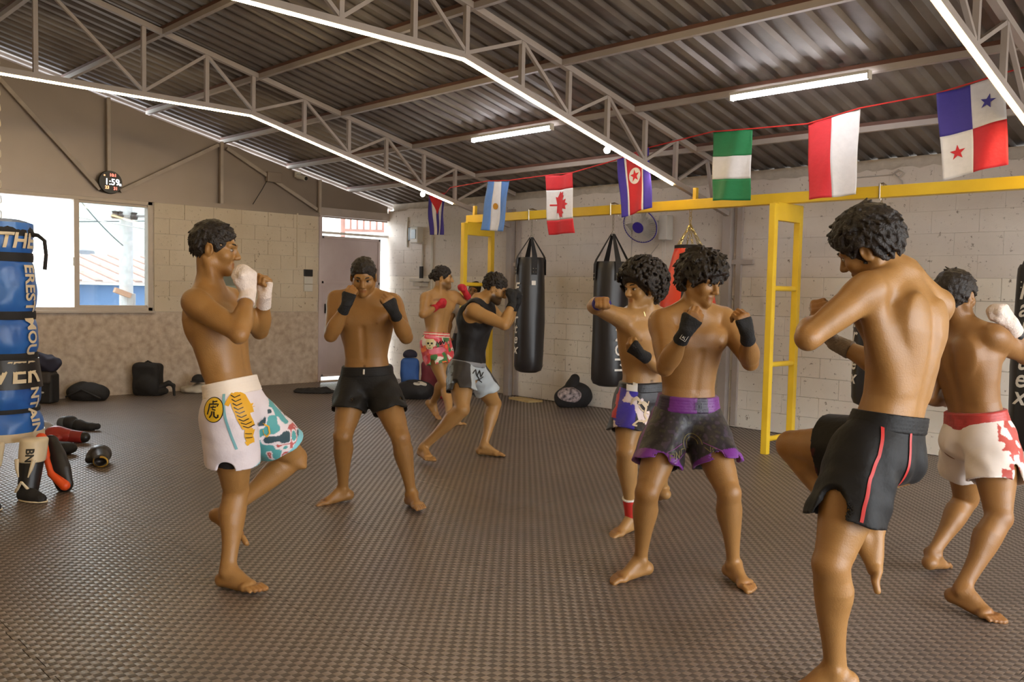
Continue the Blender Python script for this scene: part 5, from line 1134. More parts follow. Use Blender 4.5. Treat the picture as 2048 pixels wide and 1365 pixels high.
# ------------------------------------------------------------ yellow bag rack
RK = empty('bag_rack', (-3.95, 7.28, 0), 'yellow steel bag rack with a long top beam and ladder posts', 'rack')
MB().box((-8.25, 7.22, 2.24), (2.4, 7.32, 2.335), 0.004).build('beam', MT['yellow'], RK)
for lx in (-8.08, -3.95, 0.25):
    for y in (7.05, 7.5): MB().box((lx - 0.03, y - 0.03, 0.0), (lx + 0.03, y + 0.03, 2.225), 0.006).build('post', MT['yellow'], RK)
    MB().box((lx - 0.028, 7.08, 2.08), (lx + 0.028, 7.53, 2.24), 0.004).build('head_plate', MT['yellow'], RK)
    for z in (1.48, 0.80, 0.13): MB().tube([(lx, 7.07, z), (lx, 7.48, z)], 0.024, 10).build('rung', MT['yellow'], RK, True)
for x in (-8.14, -4.92): MB().box((x - 0.02, 7.25, 2.335), (x + 0.02, 7.29, 2.45), 0.003).build('hanger_stub', MT['yellow'], RK)
# columns carrying the trusses, on the wall
for k, (x, lb) in enumerate(((-8.45, 'pale steel column on the wall beside the first bag'), (-5.12, 'pale steel column on the wall behind the purple-trimmed fighter'))):
    c = empty('wall_column', (x, 8.2, 0), lb, 'column', 'steel columns on the block wall')
    MB().box((x - 0.05, 8.16, 0), (x + 0.05, 8.24, 2.5), 0.004).build('post', MT['steel'], c)
    MB().box((x + 0.10, 8.205, 0.02), (x + 0.16, 8.24, 2.35)).build('tie_bar', MT['steel'], c)
    for z in (1.74, 1.0): MB().box((x + 0.04, 8.20, z), (x + 0.30 if k else x + 0.12, 8.235, z + 0.05)).build('bracket', MT['steel'], c)

# ------------------------------------------------------------ heavy bags
def chain_mesh(x, y, z0, z1, r=0.011, pitch=0.034, sx=0.0):
    mb = MB(); n = max(2, int((z1 - z0) / pitch))
    for i in range(n):
        z = z0 + (i + 0.5) * (z1 - z0) / n; hl = pitch * 0.66; w = r
        P = []
        for a in np.linspace(0, 2 * math.pi, 11)[:-1]:
            cx, cz = w * math.cos(a), math.sin(a) * w + (hl - w) * (1 if math.sin(a) > 0 else -1) * 0.7
            P.append((x + sx * (z - z1) + (cx if i % 2 else 0), y + (0 if i % 2 else cx), z + cz))
        mb.tube(P, 0.0035, 5, closed=True)
    return mb
def heavy_bag(name, label, x, r, z0, z1, zr, body_mat, y=7.27, group='heavy bags on the yellow rack', metal='chain', straps=True, prof=None, tilt=0.0):
    b = empty(name, (x, y, z0), label, 'heavy bag', group)
    if prof is None:
        prof = [(0, z0), (r * 0.55, z0 + 0.004), (r * 0.88, z0 + 0.03), (r * 0.985, z0 + 0.075), (r * 1.0, z0 + 0.2), (r * 1.02, z0 + (z1 - z0) * 0.45), (r * 0.99, z0 + (z1 - z0) * 0.75), (r * 0.955, z1 - 0.10), (r * 0.93, z1 - 0.03), (r * 0.86, z1), (0, z1 - 0.012)]
    q = MB(); q.lathe(prof, (x, y, 0), 40)
    for v in q.bm.verts:
        a = math.atan2(v.co.y - y, v.co.x - x); w = 1 + 0.018 * math.sin(3 * a + v.co.z * 5) + 0.012 * math.sin(7 * a - 3 * v.co.z)
        t = (v.co.z - z0) / (z1 - z0); w2 = 1 + 0.03 * t * math.sin(5 * a + 1.5) if t > 0.75 else 1
        v.co.x = x + (v.co.x - x) * w * w2; v.co.y = y + (v.co.y - y) * w * w2
    q.build('body', body_mat, b, True)
    if straps:
        for k in range(4):
            a = math.pi / 4 + k * math.pi / 2 + 0.25; ca, sa = math.cos(a), math.sin(a); rr_ = r * 0.955; top = Vector((x + ca * 0.014, y + sa * 0.014, zr)); tg = Vector((-sa, ca, 0)); out = Vector((ca, sa, 0))
            pts = [Vector((x + ca * r * 0.995, y + sa * r * 0.995, z1 - 0.20)), Vector((x + ca * r * 0.985, y + sa * r * 0.985, z1 - 0.03)), Vector((x + ca * r * 0.90, y + sa * r * 0.90, z1 + 0.015)), top]
            s = MB(); rows = []
            for i, p in enumerate(pts):
                w = (0.032, 0.032, 0.030, 0.013)[i]; nn = out if i < 2 else Vector((ca * 0.8, sa * 0.8, 0.6))
                rows.append([s.bm.verts.new(p + tg * w + nn * 0.003), s.bm.verts.new(p - tg * w + nn * 0.003), s.bm.verts.new(p - tg * w + nn * 0.008), s.bm.verts.new(p + tg * w + nn * 0.008)])
            for A, B in zip(rows[:-1], rows[1:]):
                for k2 in range(4): s.bm.faces.new((A[k2], A[(k2 + 1) % 4], B[(k2 + 1) % 4], B[k2]))
            s.bm.faces.new(rows[0]); s.bm.faces.new(rows[-1]); st = s.build('strap', MT['strap'], b)
            rv = MB()
            for dz in (-0.17, -0.13):
                for e in (-0.016, 0.016): rv.ball(Vector((x + ca * (r * 0.99 + 0.009), y + sa * (r * 0.99 + 0.009), z1 + dz)) + tg * e, 0.0055, 8, 6)
            o = rv.build('rivets', MT['chain'], st, True); o['kind'] = 'stuff'
    q = MB(); q.tube([(x + 0.02 * math.cos(a), y, zr + 0.01 + 0.02 * math.sin(a)) for a in np.linspace(0, 2 * math.pi, 15)[:-1]], 0.005, 6, closed=True); q.build('ring', MT[metal], b, True)
    if z1 < 2.24 and group.startswith('heavy'):
        o = chain_mesh(x, y, zr + 0.03, 2.36).build('chain', MT[metal], b, True); o['kind'] = 'stuff'
        q = MB(); q.tube([(x + 0.008, 7.21, 2.23), (x + 0.008, 7.205, 2.35), (x + 0.008, 7.27, 2.36), (x + 0.008, 7.335, 2.35), (x + 0.008, 7.335, 2.23)], 0.008, 6); q.build('beam_loop', MT[metal], b, True)
    return b
def wrap_text(b, txt, x, y, r, ang, zc, size, rotated=False, m='white', shear=0.0, bold=0.002, stacked=False, gap=None, name='lettering'):
    """lettering on a bag of radius r around the bearing ang"""
    items = []
    if stacked:
        g = gap or size * 0.9
        for i, ch in enumerate(txt): items.append((ch, zc + (len(txt) / 2 - i - 0.5) * g))
    else: items.append((txt, zc))
    for ch, z in items:
        me = text_mesh(ch, size, shear, bold)
        bm = bmesh.new(); bm.from_mesh(me); bmesh.ops.triangulate(bm, faces=bm.faces[:]); bmesh.ops.subdivide_edges(bm, edges=[e for e in bm.edges if e.calc_length() > 0.03], cuts=2, use_grid_fill=True)
        bm.to_mesh(me); bm.free()
        def fn(u, v):
            if rotated: u, v = v, -u
            a = ang + u / r; return Vector((x + (r * 1.035 + 0.003) * math.cos(a), y + (r * 1.035 + 0.003) * math.sin(a), z + v))
        map_mesh(me, fn); link(name, me, MT[m], b)
TOCAM = lambda x, y: math.atan2(-y, -x)
b = heavy_bag('heavy_bag', 'black heavy bag with white script down its left side, leftmost on the rack', -7.15, 0.17, 0.46, 1.80, 2.03, MT['vinyl'])
wrap_text(b, 'Fairtex', -7.15, 7.27, 0.17, TOCAM(-7.15, 7.27) - 1.12, 1.09, 0.16, stacked=True, shear=0.25, gap=0.118, bold=0.003)
a = TOCAM(-7.15, 7.27) + 0.22; q = MB(); q.poly([(-7.15 + 0.1735 * math.cos(a + d), 7.27 + 0.1735 * math.sin(a + d), z) for d, z in ((-0.14, 1.48), (0.14, 1.48), (0.14, 1.53), (-0.14, 1.53))], (math.cos(a), math.sin(a), 0), 0.003); q.build('maker_label', MT['white'], b)
b = heavy_bag('heavy_bag', 'black heavy bag with large white block letters running down, second on the rack', -5.94, 0.19, 0.41, 1.74, 2.03, MT['vinyl'])
wrap_text(b, 'VENUM', -5.94, 7.27, 0.19, TOCAM(-5.94, 7.27) + 0.62, 0.93, 0.21, rotated=True, bold=0.0)
# red teardrop bag on yellow chains
z1 = 1.88
rb = empty('teardrop_bag', (-4.97, 7.27, 1.0), 'red and black bag hung on fanned yellow chains behind the fighters', 'heavy bag', 'heavy bags on the yellow rack')
prof = [(0, 0.95), (0.16, 0.97), (0.25, 1.06), (0.28, 1.2), (0.27, 1.34), (0.235, 1.5), (0.19, 1.68), (0.155, 1.82), (0.14, z1), (0, z1 - 0.01)]
for (a0, a1, m, nm) in ((3.0, 5.05, 'redv', 'red_panel'), (5.05, 5.95, 'vinyl', 'black_panel'), (5.95, 7.45, 'redv', 'red_panel'), (7.45, 9.2832, 'vinyl', 'black_panel')):
    V = []; K = 9
    for r_, z_ in prof:
        for k in range(K): a = a0 + (a1 - a0) * k / (K - 1); V.append((-4.97 + r_ * math.cos(a), 7.27 + r_ * math.sin(a), z_))
    Fq = [(i * K + k, i * K + k + 1, (i + 1) * K + k + 1, (i + 1) * K + k) for i in range(len(prof) - 1) for k in range(K - 1)]
    link(nm, npmesh(nm, V, Fq), MT[m], rb)
MB().lathe([(0.142, z1 - 0.03), (0.146, z1 - 0.02), (0.146, z1 + 0.01), (0.12, z1 + 0.014), (0, z1 + 0.012)], (-4.97, 7.27, 0), 28).build('top_collar', MT['black'], rb, True)
for k in range(6):
    a = k * math.pi / 3 + 0.3; q = MB(); P0 = Vector((-4.97 + 0.13 * math.cos(a), 7.27 + 0.13 * math.sin(a), z1)); P1 = Vector((-4.97, 7.27, 2.10)); N = 7
    for i in range(N):
        c = P0.lerp(P1, (i + 0.5) / N); d = (P1 - P0).normalized(); sd = d.cross(Vector((math.sin(a * 2 + i * 1.57), math.cos(i * 1.57), 0.1))).normalized()
        q.tube([c + d * 0.021 * math.sin(t) + sd * 0.010 * math.cos(t) for t in np.linspace(0, 2 * math.pi, 9)[:-1]], 0.0032, 5, closed=True)
    o = q.build('chain', MT['brass'], rb, True); o['kind'] = 'stuff'
o = chain_mesh(-4.97, 7.27, 2.10, 2.36, 0.014).build('chain', MT['brass'], rb, True); o['kind'] = 'stuff'
b = heavy_bag('heavy_bag', 'black heavy bag mostly hidden behind the man kicking', -3.10, 0.17, 0.50, 1.78, 2.03, MT['vinyl'])
wrap_text(b, 'Fairtex', -3.10, 7.27, 0.17, TOCAM(-3.10, 7.27) - 1.15, 1.10, 0.16, stacked=True, shear=0.25, gap=0.118, bold=0.003)
b = heavy_bag('heavy_bag', 'black heavy bag with white script at the right edge of the picture', -1.86, 0.20, 0.30, 1.68, 1.98, MT['vinyl'])
wrap_text(b, 'Fairtex', -1.86, 7.27, 0.20, TOCAM(-1.86, 7.27) - 0.72, 1.10, 0.19, stacked=True, shear=0.25, gap=0.128, bold=0.003)

# ------------------------------------------------------------ flags on the red line
FLAGC = {k: mat('flag_' + k, srgb(*c), 0.7, 0, 0.04, 20, 0.2, 40) for k, c in dict(blue=(96, 140, 208), white=(226, 222, 222), red=(206, 40, 48), navy=(64, 48, 158), green=(34, 124, 74), dblue=(66, 56, 150), cblue=(60, 48, 140)).items()}
M_SUN = mat('flag_sun', srgb(196, 138, 40), 0.7)
FLAG_GRP = 'flags strung across the hall'
def flag(name, label, TL, TR, BL, BR, cells, emblems=(), seed=0):
    """cells: [(u0,u1,v0,v1,colour)]; one cloth part per field, cut along the seams"""
    TL, TR, BL, BR = (Vector(p) for p in (TL, TR, BL, BR)); e = empty(name, TL, label, 'flag', FLAG_GRP); rg = random.Random(seed); p1, p2 = rg.uniform(0, 6), rg.uniform(0, 6)
    def S(u, v, lift=0.0):
        p = TL.lerp(TR, u).lerp(BL.lerp(BR, u), v); w = (0.010 + 0.016 * v) * math.sin(u * 6.5 + v * 1.8 + p1) + 0.006 * math.sin(u * 13 + v * 5 + p2) + 0.010 * v * math.sin(v * 7 + p2)
        p = p + Vector((0, -w - lift, 0)); p.z -= 0.015 * math.sin(u * math.pi) * (1 - v) * 0.6; return p
    for (u0, u1, v0, v1, c) in cells:
        nu, nv = max(2, int((u1 - u0) * 26)), max(2, int((v1 - v0) * 30)); V = []; 
        for i in range(nv + 1):
            for k in range(nu + 1): V.append(S(u0 + (u1 - u0) * k / nu, v0 + (v1 - v0) * i / nv))
        n = len(V); V += [p + Vector((0, 0.0015, 0)) for p in V]; W_ = nu + 1
        Fq = [(i * W_ + k, (i + 1) * W_ + k, (i + 1) * W_ + k + 1, i * W_ + k + 1) for i in range(nv) for k in range(nu)]
        Fq += [tuple(n + x for x in q[::-1]) for q in Fq]
        rim = [k for k in range(W_)] + [i * W_ + nu for i in range(1, nv + 1)] + [nv * W_ + k for k in range(nu - 1, -1, -1)] + [i * W_ for i in range(nv - 1, 0, -1)]
        Fq += [(rim[i], rim[(i + 1) % len(rim)], n + rim[(i + 1) % len(rim)], n + rim[i]) for i in range(len(rim))]
        link('field', npmesh('field', [tuple(p) for p in V], Fq), FLAGC[c], e)
    for k, (pts, m, nm) in enumerate(emblems):
        mb = MB(); vs = [mb.bm.verts.new((u, v, 0)) for u, v in pts]; fc = mb.bm.faces.new(vs); bmesh.ops.triangulate(mb.bm, faces=[fc])
        for it in range(3): bmesh.ops.subdivide_edges(mb.bm, edges=[g for g in mb.bm.edges if g.calc_length() > 0.05], cuts=1)
        bmesh.ops.triangulate(mb.bm, faces=mb.bm.faces[:])
        for q in mb.bm.verts: q.co = S(q.co.x, q.co.y, 0.003 + 0.0012 * k)
        mb.build(nm, m, e)
    return e
def star(cu, cv, ru, rv, rot=0.0): return [(cu + ru * (1 if i % 2 == 0 else 0.4) * math.sin(rot + i * math.pi / 5), cv - rv * (1 if i % 2 == 0 else 0.4) * math.cos(rot + i * math.pi / 5)) for i in range(10)]
def disc(cu, cv, ru, rv, n=22): return [(cu + ru * math.cos(2 * math.pi * i / n), cv + rv * math.sin(2 * math.pi * i / n)) for i in range(n)]
Y = 6.9
st5 = [(0, .2, 0, 1, 'cblue'), (.2, .4, 0, 1, 'white'), (.4, .6, 0, 1, 'cblue'), (.6, .8, 0, 1, 'white'), (.8, 1, 0, 1, 'cblue')]
flag('flag_striped', 'narrow flag with blue and white stripes and a red triangle, farthest left', (-9.40, 7.55, 2.71), (-9.05, 7.55, 2.69), (-9.36, 7.55, 2.15), (-9.07, 7.55, 2.14), st5, [([(0.0, 0.0), (1.0, 0.0), (0.5, 0.5)], FLAGC['red'], 'triangle')], 1)
flag('flag_light_blue', 'light blue and white flag with a small golden sun', (-7.52, Y, 2.67), (-7.16, Y, 2.65), (-7.60, Y, 2.11), (-7.22, Y, 2.08), [(0, .34, 0, 1, 'blue'), (.34, .66, 0, 1, 'white'), (.66, 1, 0, 1, 'blue')], [(disc(.5, .5, .085, .065), M_SUN, 'sun')], 2)
leaf = [(0, -1), (-.12, -.72), (-.38, -.80), (-.28, -.42), (-.42, -.38), (-.62, -.55), (-.68, -.40), (-.95, -.42), (-.85, -.18), (-.98, -.05), (-.55, .25), (-.60, .42), (-.06, .34), (-.06, .95), (.06, .95), (.06, .34), (.60, .42), (.55, .25), (.98, -.05), (.85, -.18), (.95, -.42), (.68, -.40), (.62, -.55), (.42, -.38), (.28, -.42), (.38, -.80), (.12, -.72)]
flag('flag_leaf', 'red and white flag with a red maple leaf turned sideways', (-6.59, Y, 2.66), (-6.20, Y, 2.66), (-6.53, Y, 2.02), (-6.16, Y, 2.03), [(0, 1, 0, .25, 'red'), (0, 1, .25, .76, 'white'), (0, 1, .76, 1, 'red')], [([(0.47 - 0.36 * ly, 0.505 + 0.235 * lx) for lx, ly in leaf], FLAGC['red'], 'maple_leaf')], 3)
flag('flag_blue_red', 'blue and red flag with a red star in a white disc, behind the light strip', (-5.60, Y, 2.74), (-5.21, Y, 2.82), (-5.53, Y, 2.16), (-5.16, Y, 2.24), [(0, .2, 0, 1, 'navy'), (.2, .25, 0, 1, 'white'), (.25, .73, 0, 1, 'red'), (.73, .78, 0, 1, 'white'), (.78, 1, 0, 1, 'navy')], [(disc(.49, .36, .19, .135), FLAGC['white'], 'disc'), (star(.49, .36, .15, .11), FLAGC['red'], 'star')], 4)
flag('flag_green', 'green and white flag with three wide bands', (-4.51, Y, 2.89), (-4.11, Y, 2.87), (-4.50, Y, 2.27), (-4.11, Y, 2.25), [(0, 1, 0, .36, 'green'), (0, 1, .36, .69, 'white'), (0, 1, .69, 1, 'green')], (), 5)
flag('flag_red_white', 'flag split into a red and a white half, left of the starred flag', (-3.59, Y, 2.85), (-3.15, Y, 2.92), (-3.55, Y, 2.22), (-3.15, Y, 2.24), [(0, .48, 0, 1, 'red'), (.48, 1, 0, 1, 'white')], (), 6)
flag('flag_quartered', 'quartered flag in blue, white and red with two stars, rightmost', (-2.56, Y, 2.95), (-2.10, Y, 3.03), (-2.49, Y, 2.30), (-2.05, Y, 2.38), [(0, .5, 0, .5, 'dblue'), (.5, 1, 0, .5, 'white'), (0, .5, .5, 1, 'white'), (.5, 1, .5, 1, 'red')], [(star(.75, .25, .13, .085, .3), FLAGC['dblue'], 'blue_star'), (star(.25, .72, .13, .09), FLAGC['red'], 'red_star')], 7)
M_LINE = mat('red_cord', srgb(206, 50, 44), 0.6)
q = MB(); q.tube([(-10.2, 8.2, 2.62), (-9.40, 7.55, 2.712), (-9.05, 7.55, 2.692), (-8.30, 7.0, 2.66), (-7.52, Y, 2.672), (-7.16, Y, 2.652), (-6.59, Y, 2.662), (-6.2, Y, 2.662), (-5.60, Y, 2.742), (-5.21, Y, 2.822), (-4.51, Y, 2.892), (-4.11, Y, 2.872), (-3.59, Y, 2.852), (-3.15, Y, 2.922), (-2.56, Y, 2.952), (-2.10, Y, 3.032), (-1.90, Y, 3.06)], 0.006, 6)
tag(q.build('flag_line', M_LINE, smooth=True), 'thin red cord the flags hang from', 'cord')

# ------------------------------------------------------------ wall fittings
fan = empty('wall_fan', (-6.1, 8.2, 2.17), 'white wall fan with a blue hub and ring on the block wall', 'fan')
fx, fy, fz = -6.16, 8.02, 2.18
ax_ = Vector((0.15, -0.88, -0.45)).normalized(); ux = ax_.cross(Vector((0, 0, 1))).normalized(); uy = ux.cross(ax_)
fc = Vector((fx, fy, fz))
P_ = lambda a, r, o: fc + (ux * math.cos(a) + uy * math.sin(a)) * r + ax_ * o
for nm, r, o, m, rad in (('outer_ring', 0.205, 0.0, 'blue', 0.007), ('rear_ring', 0.205, -0.03, 'plastic', 0.006)):
    q = MB(); q.tube([P_(a, r, o) for a in np.linspace(0, 2 * math.pi, 41)[:-1]], rad, 6, closed=True); q.build(nm, MT[m], fan, True)
q = MB()
for k in range(44):
    a = 2 * math.pi * k / 44; q.tube([P_(a, 0.065, 0.055), P_(a, 0.14, 0.048), P_(a, 0.185, 0.028), P_(a, 0.205, 0.0)], 0.0022, 4)
o = q.build('front_grille', MT['plastic'], fan, True); o['kind'] = 'stuff'
q = MB()
for k in range(36):
    a = 2 * math.pi * k / 36; q.tube([P_(a, 0.05, -0.085), P_(a, 0.15, -0.08), P_(a, 0.205, -0.03)], 0.0022, 4)
o = q.build('rear_grille', MT['plastic'], fan, True); o['kind'] = 'stuff'
q = MB(); q.tube([fc + ax_ * 0.062, fc + ax_ * 0.052], [0.066, 0.068], 24); q.build('hub_badge', MT['blue'], fan, True)
for k in range(3):
    a0 = k * 2 * math.pi / 3; q = MB(); A = [q.bm.verts.new(P_(a0 + d, r, o2)) for d, r, o2 in ((0, 0.03, -0.03), (-0.35, 0.10, -0.045), (-0.5, 0.18, -0.05), (0.1, 0.185, -0.005), (0.35, 0.12, 0.0), (0.3, 0.05, -0.02))]; q.bm.faces.new(A); r = bmesh.ops.solidify(q.bm, geom=q.bm.faces[:], thickness=0.003); q.build('blade', MT['plastic'], fan)
q = MB(); q.tube([fc - ax_ * 0.08, fc - ax_ * 0.16], [0.06, 0.045], 16); q.build('motor', MT['plastic'], fan, True)
MB().box((-5.98, 8.12, 2.02), (-5.86, 8.245, 2.30), 0.02).build('wall_bracket', MT['plastic'], fan, True)
q = MB(); q.tube([fc - ax_ * 0.14, Vector((-5.95, 8.18, 2.2))], 0.03, 10); q.build('neck', MT['plastic'], fan, True)
for dx in (-0.02, 0.02): q = MB(); q.tube([(-5.93 + dx, 8.17, 2.03), (-5.93 + dx, 8.17, 1.75 - dx)], 0.0025, 5); q.build('pull_cord', MT['plastic'], fan)
def tube_thing(nm, pts, r, m, lb, cat): q = MB(); q.tube(pts, r, 8); tag(q.build(nm, MT[m] if isinstance(m, str) else m, smooth=True), lb, cat)
tube_thing('cable', [(-6.45, 8.235, 2.35), (-6.44, 8.235, 1.9), (-6.45, 8.235, 1.55)], 0.006, 'conduit', 'thin grey cable running down the wall left of the fan', 'cable')
tube_thing('cable', [(-6.05, 8.235, 1.98), (-6.22, 8.235, 1.80), (-6.44, 8.235, 1.60)], 0.005, 'conduit', 'slack cable slanting from the fan to the wall cable', 'cable')
tube_thing('conduit', [(-10.15, 8.225, 2.6), (-10.15, 8.225, 0.6)], 0.02, 'plastic', 'white conduit on the wall right of the meter box', 'conduit')
tube_thing('conduit', [(-10.37, 8.225, 2.12), (-10.37, 8.225, 1.62)], 0.016, 'conduit', 'grey conduit dropping from the meter box to the shelf', 'conduit')
tube_thing('conduit', [(-10.75, 8.225, 2.5), (-10.75, 8.225, 2.05)], 0.014, 'plastic', 'short white conduit next to the bright corner', 'conduit')
mbx = empty('meter_box', (-10.47, 8.2, 2.1), 'white breaker box with a dark window on the far wall', 'breaker box')
MB().box((-10.56, 8.13, 2.10), (-10.38, 8.245, 2.34), 0.012).build('body', MT['plastic'], mbx); MB().box((-10.53, 8.122, 2.16), (-10.42, 8.132, 2.30), 0.003).build('door', mat('box_window', srgb(150, 160, 172), 0.3), mbx)
sb = MB(); sb.box((-10.66, 8.17, 2.14), (-10.59, 8.245, 2.34), 0.01); tag(sb.build('switch_box', MT['dark']), 'small dark switch beside the breaker box', 'switch')
shf = empty('router_shelf', (-10.35, 8.2, 1.48), 'small white wall shelf with drawers behind the man with the bun', 'shelf')
MB().box((-10.52, 8.10, 1.52), (-10.18, 8.245, 1.57), 0.006).build('top_board', MT['plastic'], shf); MB().box((-10.46, 8.12, 1.45), (-10.24, 8.245, 1.51), 0.006).build('lower_box', MT['plastic'], shf)
ph = MB(); ph.box((-10.40, 8.19, 1.57), (-10.33, 8.215, 1.75), 0.006); tag(ph.build('handset', MT['dark']), 'black handset standing on the small wall shelf', 'handset')
tube_thing('wire_loop', [(-3.95, 8.235, 2.56), (-3.42, 8.235, 2.56), (-3.36, 8.22, 2.60), (-3.31, 8.22, 2.57), (-3.35, 8.22, 2.53), (-3.39, 8.22, 2.56), (-3.33, 8.23, 2.50), (-3.30, 8.235, 2.38)], 0.006, 'conduit', 'grey wire ending in a loop high on the block wall', 'wire')
# left wall fittings
ck = empty('led_clock', (XL + 0.03, 4.01, 2.62), 'round black LED clock showing 1:59 above the window', 'clock')
q = MB(); q.tube([(XL + 0.035, 4.01, 2.635), (XL + 0.065, 4.01, 2.635)], [0.142, 0.136], 36); q.build('case', MT['dark'], ck, True)
M_LEDW = emit('digits_white', (0.85, 0.92, 1.0), 3.0); M_LEDR = emit('digits_red', (1.0, 0.08, 0.05), 3.0); M_LEDO = emit('digits_orange', (1.0, 0.35, 0.12), 2.5)
for txt, dy, dz, sz, m in (('1:59', 0.015, 0.0, 0.105, M_LEDW), ('10:1', 0.025, 0.085, 0.05, M_LEDR), ('23', -0.045, -0.068, 0.05, M_LEDO), ('31', 0.055, -0.075, 0.05, M_LEDR), ('°', -0.075, 0.06, 0.06, M_LEDO), ('42', 0.108, -0.025, 0.035, M_LEDW)):
    link('digits', map_mesh(text_mesh(txt, sz, 0, 0.0015), lambda u, v: Vector((XL + 0.067, 4.01 + dy + u, 2.635 + dz + v))), m, ck)
cc = empty('security_camera', (XL + 0.05, 6.61, 2.93), 'small white bullet security camera under the roof', 'camera')
q = MB(); q.tube([(XL + 0.04, 6.60, 2.985), (XL + 0.20, 6.64, 2.945)], [0.035, 0.035], 16); q.build('housing', MT['plastic'], cc, True)
q = MB(); q.tube([(XL + 0.198, 6.64, 2.9455), (XL + 0.206, 6.642, 2.9435)], [0.028, 0.028], 16); q.build('lens', MT['dark'], cc, True)
MB().box((XL, 6.57, 2.97), (XL + 0.03, 6.66, 3.05), 0.004).build('mount', MT['plastic'], cc)
jb = MB(); jb.box((XL, 6.12, 2.86), (XL + 0.07, 6.34, 3.0), 0.01); tag(jb.build('junction_box', M_GABLE), 'beige junction box under the roof left of the security camera', 'junction box')
tube_thing('cable', [(XL + 0.03, 6.14, 2.9), (XL + 0.02, 6.06, 2.75), (XL + 0.02, 5.92, 2.53)], 0.005, 'dark', 'dark cable hanging from the junction box', 'cable')
sw = empty('light_switch', (XL, 6.8, 1.35), 'stack of light switches beside the steel door', 'switch')
for z0, z1, m in ((1.56, 1.66, 'dark'), (1.45, 1.55, 'plastic'), (1.34, 1.44, 'plastic')): MB().box((XL + 0.004, 6.73, z0), (XL + 0.03, 6.87, z1), 0.004).build('switch_plate', MT[m], sw)
pc = empty('wall_notice', (XL, 5.6, 1.25), 'small framed grey drawing on the wall behind the man in white shorts', 'picture')
MB().box((XL + 0.004, 5.47, 1.28), (XL + 0.016, 5.76, 1.58), 0.002).build('frame', mat('notice_grey', srgb(120, 124, 112), 0.6), pc); MB().box((XL + 0.016, 5.49, 1.30), (XL + 0.018, 5.74, 1.40)).build('sheet', mat('notice_pale', srgb(150, 160, 152), 0.6), pc)
tube_thing('conduit', [(XL + 0.012, 6.62, 2.46), (XL + 0.012, 6.62, 1.68)], 0.012, M_BLOCKL, 'cream conduit running down to the light switches', 'conduit')

# ------------------------------------------------------------ bags and gear on the floor
CR = np.array([_rt.x, _rt.y, 0.0]); CT = -CAMV
def gear(name, label, cat, base, parts, group=None, h=0.006):
    """parts: [(part_name, material, fn(F, L), lo, hi)] in a frame: x to the right, y to the viewer, z up"""
    base = np.array(base, float); e = empty(name, tuple(base), label, cat, group)
    L = lambda x, y, z: base + CR * x + CT * y + UPZ * z
    AX = np.array([CR, CT, UPZ])
    for pn, m, fn, R in parts:
        F = Field(base - np.array([R, R, 0.03]), base + np.array([R, R, R * 1.6]), h); fn(F, L, AX); F.half(base + UPZ * 0.001, -UPZ); V, Q = F.mesh(2)
        if len(Q):
            o = link(pn, npmesh(pn, V, Q), m, e)
    return e
def lump(F, s=0.006, q=24): X, Y_, Z = F.grid(); F.F = (F.F + s * np.sin(X * q + 2 * np.sin(Z * q * 0.7)) * np.sin(Y_ * q * 1.1 + 1.5 * np.sin(X * q * 0.6)) + 0.5 * s * np.sin(Z * q * 1.6 + 2 * np.sin(Y_ * q))).astype(np.float32)
def fb(*st):
    def run(F, L, AX):
        for s in st:
            if s[0] == 'e': F.ell(L(*s[1]), AX, s[2], s[3] if len(s) > 3 else 0.02)
            elif s[0] == 'l': F.limb(L(*s[1]), L(*s[2]), list(s[3]), s[4] if len(s) > 4 else 0.02)
            elif s[0] == 'x': F.ell(L(*s[1]), AX, s[2], s[3] if len(s) > 3 else 0.01, sub=True)
            elif s[0] == 'b':
                c, r, rd = np.array(L(*s[1])), s[2], s[3]
                def fn(X, Y_, Z):
                    d = [np.abs((X - c[0]) * a[0] + (Y_ - c[1]) * a[1] + (Z - c[2]) * a[2]) - (r[i] - rd) for i, a in enumerate(AX)]
                    return np.sqrt(sum(np.maximum(v, 0) ** 2 for v in d)) + np.minimum(np.maximum(np.maximum(d[0], d[1]), d[2]), 0) - rd
                F.put(fn, c - max(r) * 1.6, c + max(r) * 1.6, s[4] if len(s) > 4 else 0.01)
            elif s[0] == 'n': lump(F, s[1], s[2])
    return run
M_NAVY = mat('navy_cloth', srgb(34, 32, 52), 0.8, 0, 0.1); M_GREYB = mat('grey_fabric', srgb(66, 60, 58), 0.75, 0, 0.1); M_MAROON = mat('maroon_fabric', srgb(112, 34, 46), 0.7, 0, 0.1); M_BLUEB = mat('blue_fabric', srgb(52, 92, 160), 0.7, 0, 0.1); M_PURP = mat('purple_fabric', srgb(96, 52, 86), 0.7, 0, 0.1)
M_PINK = mat('pink_vinyl', srgb(222, 52, 92), 0.4, 0, 0.08); M_WCLOTH = mat('white_cloth', srgb(196, 186, 172), 0.8, 0, 0.08); M_FLORAL = mat('floral_print', srgb(34, 28, 34), 0.7, 0, 0, 24, 0, 1, c2=srgb(200, 180, 178), det=2)
G = (-11.02, 3.24, 0)
gear('suitcase', 'black upright bag with a grey top pocket against the window wall', 'suitcase', (-10.98, 3.18, 0), [('body', MT['black'], fb(('b', (0, 0, 0.17), (0.135, 0.10, 0.17), 0.03)), 0.3), ('top_pocket', M_GREYB, fb(('b', (0.0, 0.02, 0.30), (0.125, 0.10, 0.07), 0.03)), 0.35), ('badge', MT['plastic'], fb(('e', (0.03, 0.105, 0.13), (0.03, 0.006, 0.014), 0)), 0.3)])
